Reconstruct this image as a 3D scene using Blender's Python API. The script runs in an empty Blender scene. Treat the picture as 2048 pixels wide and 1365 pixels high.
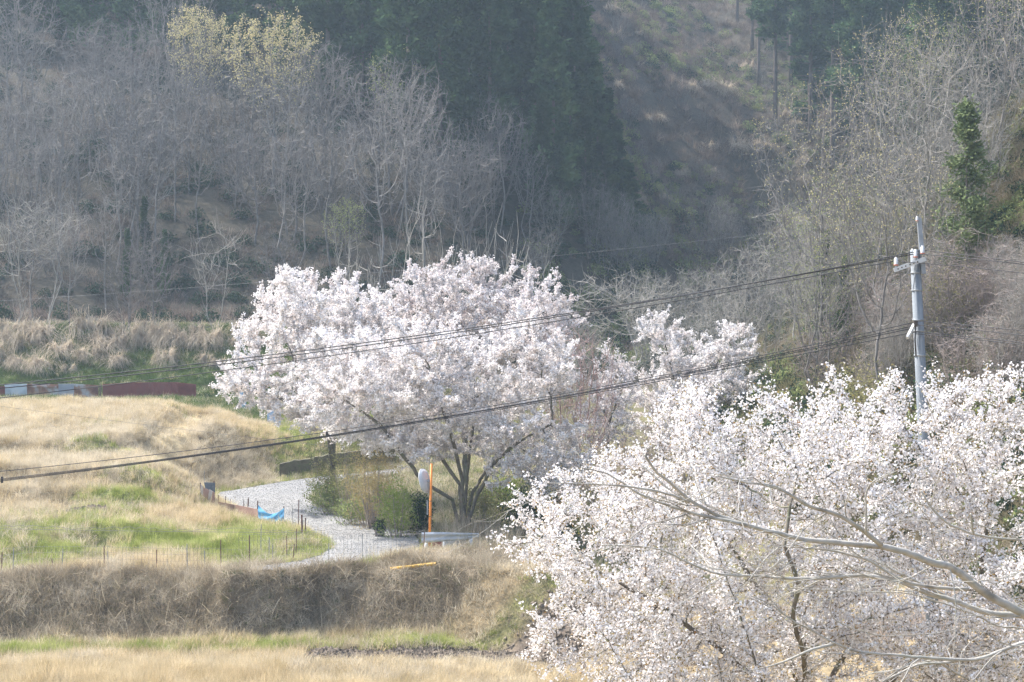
import bpy, math, random
import numpy as np
from mathutils import Vector, Matrix

# ------------------------------------------------------------------ camera, sky, sun, exposure
scene = bpy.context.scene
COL = scene.collection
F = 4000.0                       # focal length in photograph pixels (2048 wide)
CAMZ = 9.0
PITCH = math.atan((682.5 - 592.0) / F)
cam_d = bpy.data.cameras.new('camera')
cam_d.sensor_width = 36.0
cam_d.lens = 36.0 * F / 2048.0
cam_d.clip_start = 0.3
cam_d.clip_end = 3000
cam = bpy.data.objects.new('camera', cam_d)
cam.location = (0, 0, CAMZ)
cam.rotation_euler = (math.pi / 2 - PITCH, 0, 0)
COL.objects.link(cam)
scene.camera = cam

SUN_EL = math.radians(54)
SUN_AZ = math.radians(-66)       # from +Y towards -X : behind the scene, to the left
sun_dir = Vector((math.sin(SUN_AZ) * math.cos(SUN_EL), math.cos(SUN_AZ) * math.cos(SUN_EL), math.sin(SUN_EL)))
world = bpy.data.worlds.new('World')
scene.world = world
world.use_nodes = True
wn = world.node_tree
wn.nodes.clear()
sky = wn.nodes.new('ShaderNodeTexSky')
sky.sky_type = 'NISHITA'
sky.sun_disc = False
sky.sun_elevation = SUN_EL
sky.sun_rotation = SUN_AZ
sky.air_density = 1.0
sky.dust_density = 3.0
bg = wn.nodes.new('ShaderNodeBackground')
bg.inputs['Strength'].default_value = 0.15
wo = wn.nodes.new('ShaderNodeOutputWorld')
wn.links.new(sky.outputs[0], bg.inputs[0])
wn.links.new(bg.outputs[0], wo.inputs[0])

sl = bpy.data.lights.new('sun', 'SUN')
sl.energy = 3.4
sl.angle = math.radians(0.6)
sl.color = (1.0, 0.95, 0.88)
so = bpy.data.objects.new('sun', sl)
so.rotation_euler = sun_dir.to_track_quat('Z', 'Y').to_euler()
so.location = (-60, 80, 120)
COL.objects.link(so)

scene.view_settings.view_transform = 'Standard'
scene.view_settings.look = 'None'
scene.view_settings.gamma = 1
scene.view_settings.use_curve_mapping = False
scene.view_settings.exposure = 1.66
scene.render.engine = 'CYCLES'
scene.cycles.max_bounces = 5
scene.cycles.diffuse_bounces = 3
scene.cycles.transmission_bounces = 3
scene.cycles.volume_bounces = 0
scene.cycles.transparent_max_bounces = 4
scene.cycles.adaptive_threshold = .01
scene.cycles.denoising_prefilter = 'NONE'
scene.cycles.denoising_input_passes = 'RGB_ALBEDO_NORMAL'
scene.cycles.use_denoising = True

R = np.random.default_rng(7)
random.seed(7)

# ------------------------------------------------------------------ pixel <-> world
cp, sp = math.cos(PITCH), math.sin(PITCH)

def ray(px, py):
    u = (px - 1024.0) / F
    v = -(py - 682.5) / F
    return np.array([u, cp + v * sp, -sp + v * cp])

def P(px, py, D):
    d = ray(px, py)
    return np.array([0, 0, CAMZ]) + d * (D / d[1])

# ------------------------------------------------------------------ terrain height
def sstep(x, a, b):
    t = np.clip((x - a) / (b - a), 0, 1)
    return t * t * (3 - 2 * t)

_prof = np.array([(-60, 9.5), (0, 5.2), (20, 2.2), (40, -1.0), (49, -1.7), (53, -1.58), (55.2, -1.6), (56.3, -1.85), (59.4, -1.92),
    (59.8, -1.72), (61.2, -1.70), (61.5, -1.78), (62.2, -1.25), (63.4, -0.15), (64.2, .02), (65.2, .08), (66.6, .12), (67.5, .35),
    (70, .95), (72, 1.0), (75, 1.05), (75.7, 1.52), (77, 1.58), (77.7, 2.2), (83, 2.32), (83.6, 2.9), (88, 2.98), (88.5, 3.2), (94, 3.45),
    (100, 3.52), (101.5, 3.45), (104, 3.1), (113, 3.2), (114.5, 3.9), (117, 5.1), (122, 7.3), (126, 7.6), (700, 7.6)], float)
_pu = np.arange(-60, 200, .1)
_pz = np.interp(_pu, _prof[:, 0], _prof[:, 1])
_k = np.hanning(7); _k /= _k.sum()
_pz2 = np.convolve(_pz, _k, 'same'); _pz2[:4] = _pz[:4]; _pz2[-4:] = _pz[-4:]

_ng = np.random.default_rng(3).normal(size=(64, 64))
def vnoise(x, y, s):
    """smooth value noise, wavelength s"""
    x = np.asarray(x, float) / s + 100; y = np.asarray(y, float) / s + 100
    xi = np.floor(x).astype(int); yi = np.floor(y).astype(int)
    fx = x - xi; fy = y - yi
    fx = fx * fx * (3 - 2 * fx); fy = fy * fy * (3 - 2 * fy)
    g = lambda a, b: _ng[a % 64, b % 64]
    return (g(xi, yi) * (1 - fx) + g(xi + 1, yi) * fx) * (1 - fy) + (g(xi, yi + 1) * (1 - fx) + g(xi + 1, yi + 1) * fx) * fy

ROADZ = .30
road_px = [(470, 1139), (540, 1130), (600, 1122), (640, 1111), (662, 1098), (666, 1086), (650, 1073), (612, 1060), (570, 1046), (520, 1038),
           (470, 1015), (440, 1000), (432, 991), (445, 984), (500, 975), (570, 963), (650, 952), (720, 946), (790, 938),
           (800, 952), (720, 958), (665, 966), (630, 983), (617, 998), (640, 1014), (700, 1036), (780, 1056), (832, 1069), (842, 1090), (836, 1104),
           (760, 1116), (690, 1124), (640, 1130), (560, 1140)]
def plane_hit(px, py, z):
    d = ray(px, py)
    t = (z - CAMZ) / d[2]
    return np.array([0, 0, CAMZ]) + d * t
road_poly = np.array([plane_hit(a, b, ROADZ)[:2] for a, b in road_px])

def poly_sd(x, y, poly):
    """signed distance to a polygon (negative inside), vectorised"""
    x = np.asarray(x, float); y = np.asarray(y, float)
    d = np.full(x.shape, 1e9); ins = np.zeros(x.shape, bool)
    n = len(poly)
    for i in range(n):
        ax, ay = poly[i]; bx, by = poly[(i + 1) % n]
        ex, ey = bx - ax, by - ay
        t = np.clip(((x - ax) * ex + (y - ay) * ey) / (ex * ex + ey * ey + 1e-12), 0, 1)
        d = np.minimum(d, np.hypot(x - ax - t * ex, y - ay - t * ey))
        c = ((ay > y) != (by > y)) & (x < ex * (y - ay) / (by - ay + 1e-12) + ax)
        ins ^= c
    return np.where(ins, -d, d)

TRK = np.array([(-16.0, 84.0), (-15.6, 88.0), (-15.7, 93.0), (-15.9, 101.0)])
def track_d(x, y):
    d = np.full(np.shape(x), 1e9)
    for (ax, ay), (bx, by) in zip(TRK[:-1], TRK[1:]):
        t = np.clip(((x - ax) * (bx - ax) + (y - ay) * (by - ay)) / ((bx - ax) ** 2 + (by - ay) ** 2), 0, 1)
        d = np.minimum(d, np.hypot(x - ax - t * (bx - ax), y - ay - t * (by - ay)))
    return d

def yprime(x, y):
    w = 1 - sstep(y, 66, 90)
    return y - w * .12 * (x + 16) + vnoise(x, y, 5) * .07 + vnoise(x, y * 0 + 9, 11) * .25 * sstep(y, 70, 75)

def H(x, y, carve=True):
    x = np.asarray(x, float); y = np.asarray(y, float)
    yp = yprime(x, y)
    T = np.interp(yp, _pu, _pz2)
    # crest of the upper field sinks to the right, with a shallow grassy ramp
    T = T - sstep(x, -20, -10) * sstep(y, 78, 92) * (1 - sstep(y, 101, 112)) * 1.3
    T = T - .28 * (1 - sstep(track_d(x, y), .5, 1.2)) + .16 * sstep(track_d(x, y), .9, 1.4) * (1 - sstep(track_d(x, y), 1.6, 3.0))
    T = T - sstep(x, -26, -10) * sstep(y, 106, 113) * .2
    sp_ = sstep(x, -15, -10.3) * sstep(y, 66.5, 69) * (1 - sstep(y, 78, 83))
    T = T + (np.minimum(T, .40) - T) * sp_
    # right end of the near bank falls to the valley
    V = np.interp(y, [-60, 0, 20, 40, 50, 62, 75, 80, 90, 700], [9.5, 5.2, 2.2, -1.0, -1.9, -2.0, -1.2, -.2, .3, .3])
    edge = np.interp(y, [55, 62, 66, 80, 95], [-2.0, -1.5, -1.2, 2.0, 6.0])
    T = T + (V - T) * sstep(x, edge - 1.5, edge + 3.2) * (1 - sstep(y, 85, 100))
    # right of the road
    Rr = np.interp(y, [66, 95, 105, 120, 130, 700], [.3, .42, 1.0, 3.0, 5.0, 5.0])
    Rr = Rr + (V - Rr) * sstep(x, 0, 5) * (1 - sstep(y, 90, 110)) * .7
    xc = np.interp(y, [60, 66, 75, 85, 96, 105, 120, 140], [3, -5.5, -7.5, -10.5, -9.5, -7, -5, -2])
    z = T + (Rr - T) * sstep(x, xc - 1.3, xc + 1.3)
    z = z + vnoise(x, y, 1.4) * .085 + vnoise(x, y, .7) * .04
    # hills
    D0 = np.interp(x, [-300, -5, 6, 15, 25, 60, 300], [126, 126, 140, 158, 172, 176, 176])
    zL = 7.4 + .46 * (y - D0) + vnoise(x, y, 23) * 1.6 + vnoise(x, y, 6) * .35
    xr = 8 + .17 * (y - 100) + np.clip(90 - y, 0, 200) * .45
    zR = np.minimum(1.0 * (x - xr), 42) + vnoise(x, y, 13) * .8 + .5
    def smax(a, b, k):
        h = np.clip(.5 + .5 * (a - b) / k, 0, 1)
        return b + (a - b) * h + k * h * (1 - h)
    z = np.where(y > 100, smax(z, zL, 1.2), z)
    z = np.where(x > 0, smax(z, zR, 1.2), z)
    if carve:
        near = (x > -25) & (x < 5) & (y > 58) & (y < 112)
        if near.any():
            sd = poly_sd(x, y, road_poly)
            w = np.where(y > 80, 4.0, np.where((x > -8) | (y < 70), .7, 2.0))
            m = 1 - sstep(sd, .12, .12 + w)
            z = np.where(near, z + (ROADZ - .05 - z) * m, z)
    return z

def H1(x, y):
    return float(H(np.array([x]), np.array([y]))[0])

_D = np.concatenate([np.arange(47, 130, .08), np.arange(130, 420, .4)])
def hit(px, py, dmin=47):
    d = ray(px, py)
    D = _D[_D >= dmin]
    X = d[0] / d[1] * D; Z = CAMZ + d[2] / d[1] * D
    h = H(X, D)
    b = np.nonzero(Z <= h)[0]
    i = b[0] if len(b) else len(D) - 1
    return np.array([X[i], D[i], h[i]])

# ------------------------------------------------------------------ object helpers
def tag(o, label=None, cat=None, group=None, kind=None):
    if label: o['label'] = label
    if cat: o['category'] = cat
    if group: o['group'] = group
    if kind: o['kind'] = kind
    return o

def empty(name, loc=(0, 0, 0), rz=0.0, sc=1.0):
    o = bpy.data.objects.new(name, None)
    o.empty_display_size = .2
    o.location = loc
    o.rotation_euler = (0, 0, rz)
    if np.isscalar(sc): sc = (sc, sc, sc)
    o.scale = sc
    COL.objects.link(o)
    return o

def link(name, me, parent=None, loc=None):
    o = bpy.data.objects.new(name, me)
    COL.objects.link(o)
    if parent is not None: o.parent = parent
    if loc is not None: o.location = loc
    return o

def mesh(name, V, Fq, mats, smooth=False, midx=None):
    """V (n,3); Fq: (m,3|4) array or list of arrays of equal-size faces"""
    me = bpy.data.meshes.new(name)
    if not isinstance(Fq, list): Fq = [Fq]
    Fq = [np.asarray(f, np.int32) for f in Fq if len(f)]
    V = np.asarray(V, np.float32)
    nl = sum(f.size for f in Fq); nf = sum(len(f) for f in Fq)
    me.vertices.add(len(V)); me.loops.add(nl); me.polygons.add(nf)
    me.vertices.foreach_set('co', V.ravel())
    me.loops.foreach_set('vertex_index', np.concatenate([f.ravel() for f in Fq]))
    tot = np.concatenate([np.full(len(f), f.shape[1], np.int32) for f in Fq])
    st = np.concatenate([[0], np.cumsum(tot)[:-1]]).astype(np.int32)
    me.polygons.foreach_set('loop_start', st)
    me.polygons.foreach_set('loop_total', tot)
    if not isinstance(mats, (list, tuple)): mats = [mats]
    for m in mats: me.materials.append(m)
    if midx is not None: me.polygons.foreach_set('material_index', np.asarray(midx, np.int32))
    me.polygons.foreach_set('use_smooth', np.full(nf, bool(smooth)))
    me.update(calc_edges=True)
    return me

class MB:
    """collects boxes, bars and tubes of ONE part"""
    def __init__(s): s.v = []; s.q = []; s.t = []; s.n = 0
    def add(s, V, Q=None, T=None):
        s.v.append(np.asarray(V, float))
        if Q is not None and len(Q): s.q.append(np.asarray(Q, int) + s.n)
        if T is not None and len(T): s.t.append(np.asarray(T, int) + s.n)
        s.n += len(V); return s
    def box(s, c, size, M=None):
        c = np.asarray(c, float); h = np.asarray(size, float) / 2
        V = np.array([(x, y, z) for x in (-1, 1) for y in (-1, 1) for z in (-1, 1)], float) * h
        if M is not None: V = V @ np.asarray(M).T
        Q = [(0, 1, 3, 2), (4, 6, 7, 5), (0, 4, 5, 1), (2, 3, 7, 6), (0, 2, 6, 4), (1, 5, 7, 3)]
        return s.add(V + c, Q)
    def bar(s, a, b, w, h, up=(0, 0, 1)):
        a = np.asarray(a, float); b = np.asarray(b, float)
        d = b - a; L = np.linalg.norm(d); d /= L
        u = np.asarray(up, float); x = np.cross(u, d); x /= np.linalg.norm(x); u = np.cross(d, x)
        return s.box((a + b) / 2, (w, L, h), np.stack([x, d, u], 1))
    def tube(s, pts, r, k=8, cap=True):
        pts = np.asarray(pts, float); n = len(pts)
        r = np.broadcast_to(np.asarray(r, float), (n,))
        d = np.gradient(pts, axis=0) if n > 2 else np.repeat((pts[1:] - pts[:1]), 2, 0)
        d /= np.linalg.norm(d, axis=1)[:, None] + 1e-9
        u = np.cross(d[0], (0, 0, 1) if abs(d[0][2]) < .9 else (1, 0, 0)); u /= np.linalg.norm(u)
        a = np.arange(k) / k * 2 * np.pi
        V = []
        for i in range(n):
            u = u - d[i] * (u @ d[i]); u /= np.linalg.norm(u)
            w = np.cross(d[i], u)
            V.append(pts[i] + r[i] * (np.cos(a)[:, None] * u + np.sin(a)[:, None] * w))
        V = np.concatenate(V)
        Q = [(i * k + j, i * k + (j + 1) % k, (i + 1) * k + (j + 1) % k, (i + 1) * k + j) for i in range(n - 1) for j in range(k)]
        T = []
        if cap:
            V = np.concatenate([V, pts[:1], pts[-1:]])
            T = [(n * k, (j + 1) % k, j) for j in range(k)] + [(n * k + 1, (n - 1) * k + j, (n - 1) * k + (j + 1) % k) for j in range(k)]
        return s.add(V, Q, T)
    def build(s, name, mat, parent=None, smooth=False, origin=None):
        V = np.concatenate(s.v)
        loc = None
        if origin is not None: V = V - np.asarray(origin)
        f = []
        if s.q: f.append(np.concatenate(s.q))
        if s.t: f.append(np.concatenate(s.t))
        o = link(name, mesh(name, V, f, mat, smooth), parent)
        if origin is not None and parent is None: o.location = origin
        return o

# ------------------------------------------------------------------ materials
def _new(name):
    m = bpy.data.materials.new(name)
    m.use_nodes = True
    nt = m.node_tree
    nt.nodes.clear()
    out = nt.nodes.new('ShaderNodeOutputMaterial')
    return m, nt, out

def _noise_col(nt, cols, scale, detail=3, coord='POS', vary=0.0, low=.3, high=.7, stretch=None):
    """noise -> ramp through cols, with per-object value jitter"""
    if coord == 'POS':
        c = nt.nodes.new('ShaderNodeNewGeometry').outputs['Position']
    else:
        c = nt.nodes.new('ShaderNodeTexCoord').outputs['Object']
    if stretch:
        mp = nt.nodes.new('ShaderNodeMapping'); mp.inputs['Scale'].default_value = stretch
        nt.links.new(c, mp.inputs[0]); c = mp.outputs[0]
    n = nt.nodes.new('ShaderNodeTexNoise')
    n.inputs['Scale'].default_value = scale
    n.inputs['Detail'].default_value = detail
    nt.links.new(c, n.inputs['Vector'])
    r = nt.nodes.new('ShaderNodeValToRGB')
    e = r.color_ramp.elements
    k = len(cols)
    while len(e) < k: e.new(.5)
    for i, cc in enumerate(cols):
        e[i].position = low + (high - low) * i / max(k - 1, 1)
        e[i].color = (*cc, 1)
    nt.links.new(n.outputs['Fac'], r.inputs[0])
    out = r.outputs[0]
    if vary:
        oi = nt.nodes.new('ShaderNodeObjectInfo')
        mr = nt.nodes.new('ShaderNodeMapRange')
        mr.inputs['To Min'].default_value = 1 - vary; mr.inputs['To Max'].default_value = 1 + vary
        nt.links.new(oi.outputs['Random'], mr.inputs['Value'])
        hs = nt.nodes.new('ShaderNodeHueSaturation')
        nt.links.new(mr.outputs[0], hs.inputs['Value']); nt.links.new(out, hs.inputs['Color'])
        out = hs.outputs[0]
    return out, n

def solid(name, cols, scale=3, rough=.8, bump=0, bscale=None, metal=0, vary=0, coord='POS', detail=4, stretch=None, spec=.3, bdist=.02):
    m, nt, out = _new(name)
    b = nt.nodes.new('ShaderNodeBsdfPrincipled')
    b.inputs['Roughness'].default_value = rough
    b.inputs['Metallic'].default_value = metal
    b.inputs['Specular IOR Level'].default_value = spec
    c, n = _noise_col(nt, cols, scale, detail, coord, vary, stretch=stretch)
    nt.links.new(c, b.inputs['Base Color'])
    if bump:
        nn = nt.nodes.new('ShaderNodeTexNoise'); nn.inputs['Scale'].default_value = bscale or scale * 4; nn.inputs['Detail'].default_value = 4
        nt.links.new(nt.nodes.new('ShaderNodeNewGeometry').outputs['Position'] if coord == 'POS' else nt.nodes.new('ShaderNodeTexCoord').outputs['Object'], nn.inputs['Vector'])
        bp = nt.nodes.new('ShaderNodeBump'); bp.inputs['Strength'].default_value = bump; bp.inputs['Distance'].default_value = bdist
        nt.links.new(nn.outputs['Fac'], bp.inputs['Height']); nt.links.new(bp.outputs[0], b.inputs['Normal'])
    nt.links.new(b.outputs[0], out.inputs[0])
    return m

def leafy(name, cols, scale=1.5, trans=.4, vary=.12, coord='POS', low=.3, high=.7, detail=3):
    m, nt, out = _new(name)
    c, n = _noise_col(nt, cols, scale, detail, coord, vary, low, high)
    d = nt.nodes.new('ShaderNodeBsdfDiffuse'); t = nt.nodes.new('ShaderNodeBsdfTranslucent')
    mx = nt.nodes.new('ShaderNodeMixShader'); mx.inputs[0].default_value = trans
    nt.links.new(c, d.inputs[0]); nt.links.new(c, t.inputs[0])
    nt.links.new(d.outputs[0], mx.inputs[1]); nt.links.new(t.outputs[0], mx.inputs[2])
    nt.links.new(mx.outputs[0], out.inputs[0])
    return m

M = {}
M['bark_cherry'] = solid('bark_cherry', [(.09, .075, .06), (.17, .15, .12), (.13, .14, .08)], 5, .9, .6, 18)
M['bark_grey'] = solid('bark_grey', [(.13, .12, .11), (.23, .215, .20)], 3, .9, .3, 14, vary=.15)
M['bark_pale'] = solid('bark_pale', [(.22, .205, .18), (.33, .31, .275)], 3, .85, .3, 14, vary=.08)
M['bark_white'] = solid('bark_white', [(.42, .41, .38), (.55, .54, .50)], 3, .85, .3, 14, vary=.08)
M['bark_violet'] = solid('bark_violet', [(.115, .105, .098), (.195, .18, .168)], 3, .9, vary=.1)
M['bark_red'] = solid('bark_red', [(.30, .20, .18), (.42, .31, .28)], 3, .9)
M['bark_dark'] = solid('bark_dark', [(.06, .05, .045), (.12, .10, .085)], 4, .95, .4, 14)
M['bark_cedar'] = solid('bark_cedar', [(.10, .08, .07), (.17, .14, .12)], 2, .95, .3, 10)
M['bark_beech'] = solid('bark_beech', [(.20, .185, .155), (.38, .36, .32), (.28, .275, .23)], 9, .8, .25, 30)
M['blossom_near'] = leafy('blossom_near', [(.70, .65, .63), (.79, .765, .755), (.83, .815, .81)], 9, .24, .0)
M['blossom'] = leafy('blossom', [(.70, .63, .60), (.79, .755, .74), (.83, .81, .80)], 2.2, .24, .05)
M['blossom_pink'] = leafy('blossom_pink', [(.66, .57, .55), (.76, .715, .70), (.81, .775, .765)], 2.2, .24, .05)
M['young_leaf'] = leafy('young_leaf', [(.30, .15, .06), (.36, .25, .08), (.28, .30, .08)], 6, .4, .0)
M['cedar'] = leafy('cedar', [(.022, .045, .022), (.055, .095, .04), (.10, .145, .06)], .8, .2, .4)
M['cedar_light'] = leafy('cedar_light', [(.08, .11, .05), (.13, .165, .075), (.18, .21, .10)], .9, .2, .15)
M['evergreen_dark'] = leafy('evergreen_dark', [(.015, .035, .02), (.03, .055, .03), (.05, .08, .045)], 4, .1, .1)
M['shrub_green'] = leafy('shrub_green', [(.10, .13, .05), (.19, .23, .09), (.30, .33, .14)], 3, .35, .15)
M['shrub_olive'] = leafy('shrub_olive', [(.16, .16, .07), (.27, .26, .12), (.40, .36, .18)], 3, .35, .12)
M['bamboo_yellow'] = leafy('bamboo_yellow', [(.32, .25, .11), (.44, .35, .17), (.38, .36, .15)], 3, .4, .1)
M['bamboo_green'] = leafy('bamboo_green', [(.15, .22, .05), (.24, .31, .08), (.34, .38, .14)], 3, .4, .1)
M['bud_yellow'] = leafy('bud_yellow', [(.42, .36, .17), (.52, .46, .24), (.46, .44, .25)], 2, .4, .1)
M['bud_green'] = leafy('bud_green', [(.28, .32, .10), (.36, .40, .14)], 2, .4, .1)
M['dry_grass'] = leafy('dry_grass', [(.40, .32, .18), (.56, .46, .29), (.64, .55, .38)], .9, .45, .22)
M['dry_grass_pale'] = leafy('dry_grass_pale', [(.36, .31, .21), (.56, .49, .37), (.60, .54, .42)], 1.1, .4, .25)
M['green_grass'] = leafy('green_grass', [(.20, .24, .06), (.32, .36, .11), (.46, .46, .20)], .9, .4, .25)
M['green_dark'] = leafy('green_dark', [(.06, .10, .03), (.11, .16, .045), (.17, .21, .07)], .7, .3, .2)
M['dead_stalk'] = leafy('dead_stalk', [(.22, .18, .125), (.37, .315, .23), (.58, .51, .40)], 1.2, .25, .25)
M['pampas'] = leafy('pampas', [(.30, .25, .19), (.46, .39, .30), (.58, .50, .39)], 2.5, .35, .12)
M['bramble'] = solid('bramble', [(.20, .16, .14), (.33, .28, .25)], 3, .9, vary=.15)

# ground: colours follow what grows there (soil, thatch, turf, leaf litter)
def ground_material():
    m, nt, out = _new('ground')
    b = nt.nodes.new('ShaderNodeBsdfPrincipled'); b.inputs['Roughness'].default_value = .95
    b.inputs['Specular IOR Level'].default_value = .1
    at = nt.nodes.new('ShaderNodeAttribute'); at.attribute_name = 'cover'
    geo = nt.nodes.new('ShaderNodeNewGeometry')
    n = nt.nodes.new('ShaderNodeTexNoise'); n.inputs['Scale'].default_value = 2.2; n.inputs['Detail'].default_value = 8
    n.inputs['Roughness'].default_value = .7
    nt.links.new(geo.outputs['Position'], n.inputs['Vector'])
    mr = nt.nodes.new('ShaderNodeMapRange'); mr.inputs['From Min'].default_value = .3; mr.inputs['From Max'].default_value = .7
    mr.inputs['To Min'].default_value = .6; mr.inputs['To Max'].default_value = 1.3
    nt.links.new(n.outputs['Fac'], mr.inputs['Value'])
    hs = nt.nodes.new('ShaderNodeHueSaturation')
    nt.links.new(at.outputs['Color'], hs.inputs['Color']); nt.links.new(mr.outputs[0], hs.inputs['Value'])
    nt.links.new(hs.outputs[0], b.inputs['Base Color'])
    n2 = nt.nodes.new('ShaderNodeTexNoise'); n2.inputs['Scale'].default_value = 9; n2.inputs['Detail'].default_value = 6
    nt.links.new(geo.outputs['Position'], n2.inputs['Vector'])
    bp = nt.nodes.new('ShaderNodeBump'); bp.inputs['Strength'].default_value = .8; bp.inputs['Distance'].default_value = .08
    nt.links.new(n2.outputs['Fac'], bp.inputs['Height']); nt.links.new(bp.outputs[0], b.inputs['Normal'])
    nt.links.new(b.outputs[0], out.inputs[0])
    return m
M['ground'] = ground_material()

# ------------------------------------------------------------------ cover masks (what grows where)
def cover(x, y):
    """weights: dry, green, dead, soil, litter, cut, pampas, turf_dark"""
    x = np.asarray(x, float); y = np.asarray(y, float)
    yp = yprime(x, y)
    px = 1024 + F * x / np.maximum(y, 1)
    sd = poly_sd(x, y, road_poly)
    n1 = vnoise(x, y, 3.0); n2 = vnoise(x + 40, y, 1.3); n3 = vnoise(x, y + 70, 6)
    band = lambda a, b, s=.3: sstep(yp, a - s, a + s) * (1 - sstep(yp, b - s, b + s))
    left = (px < 1150)
    c = {}
    soil = band(56.4, 59.5) * sstep(px, 560, 640) + .75 * band(72.3, 74.2) * (np.abs(n2 + n1 * .4) > .55) * (px > 60) * (px < 330)
    dead = np.maximum(band(61.5, 64.1, .25), band(61.5, 65.6, .3) * sstep(px, 870, 930))
    green = band(59.6, 61.4, .2) * .72 * (1 - sstep(px, 850, 930)) + band(59.6, 60.3, .2) * .6 + band(64.9, 70.2, .4) * np.clip(.72 + .45 * n1 + .25 * n3 + sstep(px, 150, 400) * .4, 0, 1) \
        + band(70.2, 75.5, .3) * np.clip(.5 + .45 * n1 + sstep(px, 380, 480) * .5, 0, 1) \
        + band(75.3, 76.6, .2) * np.clip(.6 + .5 * n1, 0, 1) + band(76.6, 78.3, .2) * np.clip(.1 + .5 * n1, 0, 1) + band(82.8, 84.2, .2) * np.clip(.25 + .5 * n1, 0, 1) + band(78, 101) * np.clip(-.08 + .4 * n1 - .25 * n3, 0, .7)
    green = np.maximum(green, (1 - sstep(sd, .25, .95)) * .85)
    tdark = band(104, 114, .5) * .85 + band(114, 122, .5) * .92
    # green verge bank above the wall by the road
    gb = sstep(px, 525, 560) * (y > 88) * (y < 108) * (px < 760)
    green = np.maximum(green, gb * .8)
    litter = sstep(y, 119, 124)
    rightlow = ((x > np.interp(y, [55, 62, 66, 72, 75, 85, 96, 105, 120, 140], [30, 30, 6, -3.5, -7.0, -9.3, -8.5, -7, -5, -2])) & (y < 124)).astype(float)
    cut = ((y > 160) & (px > 1150) & (px < 1720)).astype(float)
    zr = x - (8 + .17 * (y - 100) + np.clip(90 - y, 0, 200) * .45)
    rhill = sstep(zr, -1, 2) * (x > 0)
    return dict(soil=np.clip(soil, 0, 1), dead=dead, green=np.clip(green, 0, 1), tdark=np.clip(tdark, 0, 1), litter=litter, rl=rightlow, cut=cut, rhill=rhill, sd=sd, px=px, yp=yp, n1=n1, n2=n2, n3=n3)

# ------------------------------------------------------------------ ground sheet
gx = np.unique(np.round(np.concatenate([np.arange(-300, -60, 12), np.arange(-60, -34, 1.5), np.arange(-34, 8, .34), np.arange(8, 60, 1.2), np.arange(60, 301, 12)]), 3))
gy = np.unique(np.round(np.concatenate([np.arange(-60, 46, 4), np.arange(46, 56, .8), np.arange(56, 104, .26), np.arange(104, 128, .7), np.arange(128, 300, 2.2), np.arange(300, 621, 16)]), 3))
GX, GY = np.meshgrid(gx, gy)
GZ = H(GX.ravel(), GY.ravel())
cv = cover(GX.ravel(), GY.ravel())
colr = np.tile(np.array([.25, .195, .115]), (GX.size, 1))
def blend(w, c):
    global colr
    w = np.clip(w, 0, 1)[:, None]
    colr = colr * (1 - w) + np.array(c) * w
blend(cv['green'] * .9, (.11, .135, .045))
blend((1 - sstep(track_d(GX.ravel(), GY.ravel()), .5, 1.0)) * .8, (.42, .35, .22))
blend(cv['dead'], (.17, .14, .10))
blend(cv['tdark'], (.10, .13, .05))
blend(cv['rl'] * .8, (.16, .14, .08))
blend(cv['soil'], (.15, .12, .095))
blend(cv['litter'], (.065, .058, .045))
blend(cv['cut'], (.07, .062, .048))
blend(cv['rhill'], (.11, .095, .065))
nx, ny = len(gx), len(gy)
ii = np.arange(nx * ny).reshape(ny, nx)
Q = np.stack([ii[:-1, :-1].ravel(), ii[:-1, 1:].ravel(), ii[1:, 1:].ravel(), ii[1:, :-1].ravel()], 1)
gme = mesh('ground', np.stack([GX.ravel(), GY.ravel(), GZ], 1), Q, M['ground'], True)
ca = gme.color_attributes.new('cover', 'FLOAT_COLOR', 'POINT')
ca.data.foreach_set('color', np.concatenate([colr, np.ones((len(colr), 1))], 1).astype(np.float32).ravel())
tag(link('ground', gme), 'terraced hillside ground of straw, turf, soil and leaf litter', 'ground', kind='structure')

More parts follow.
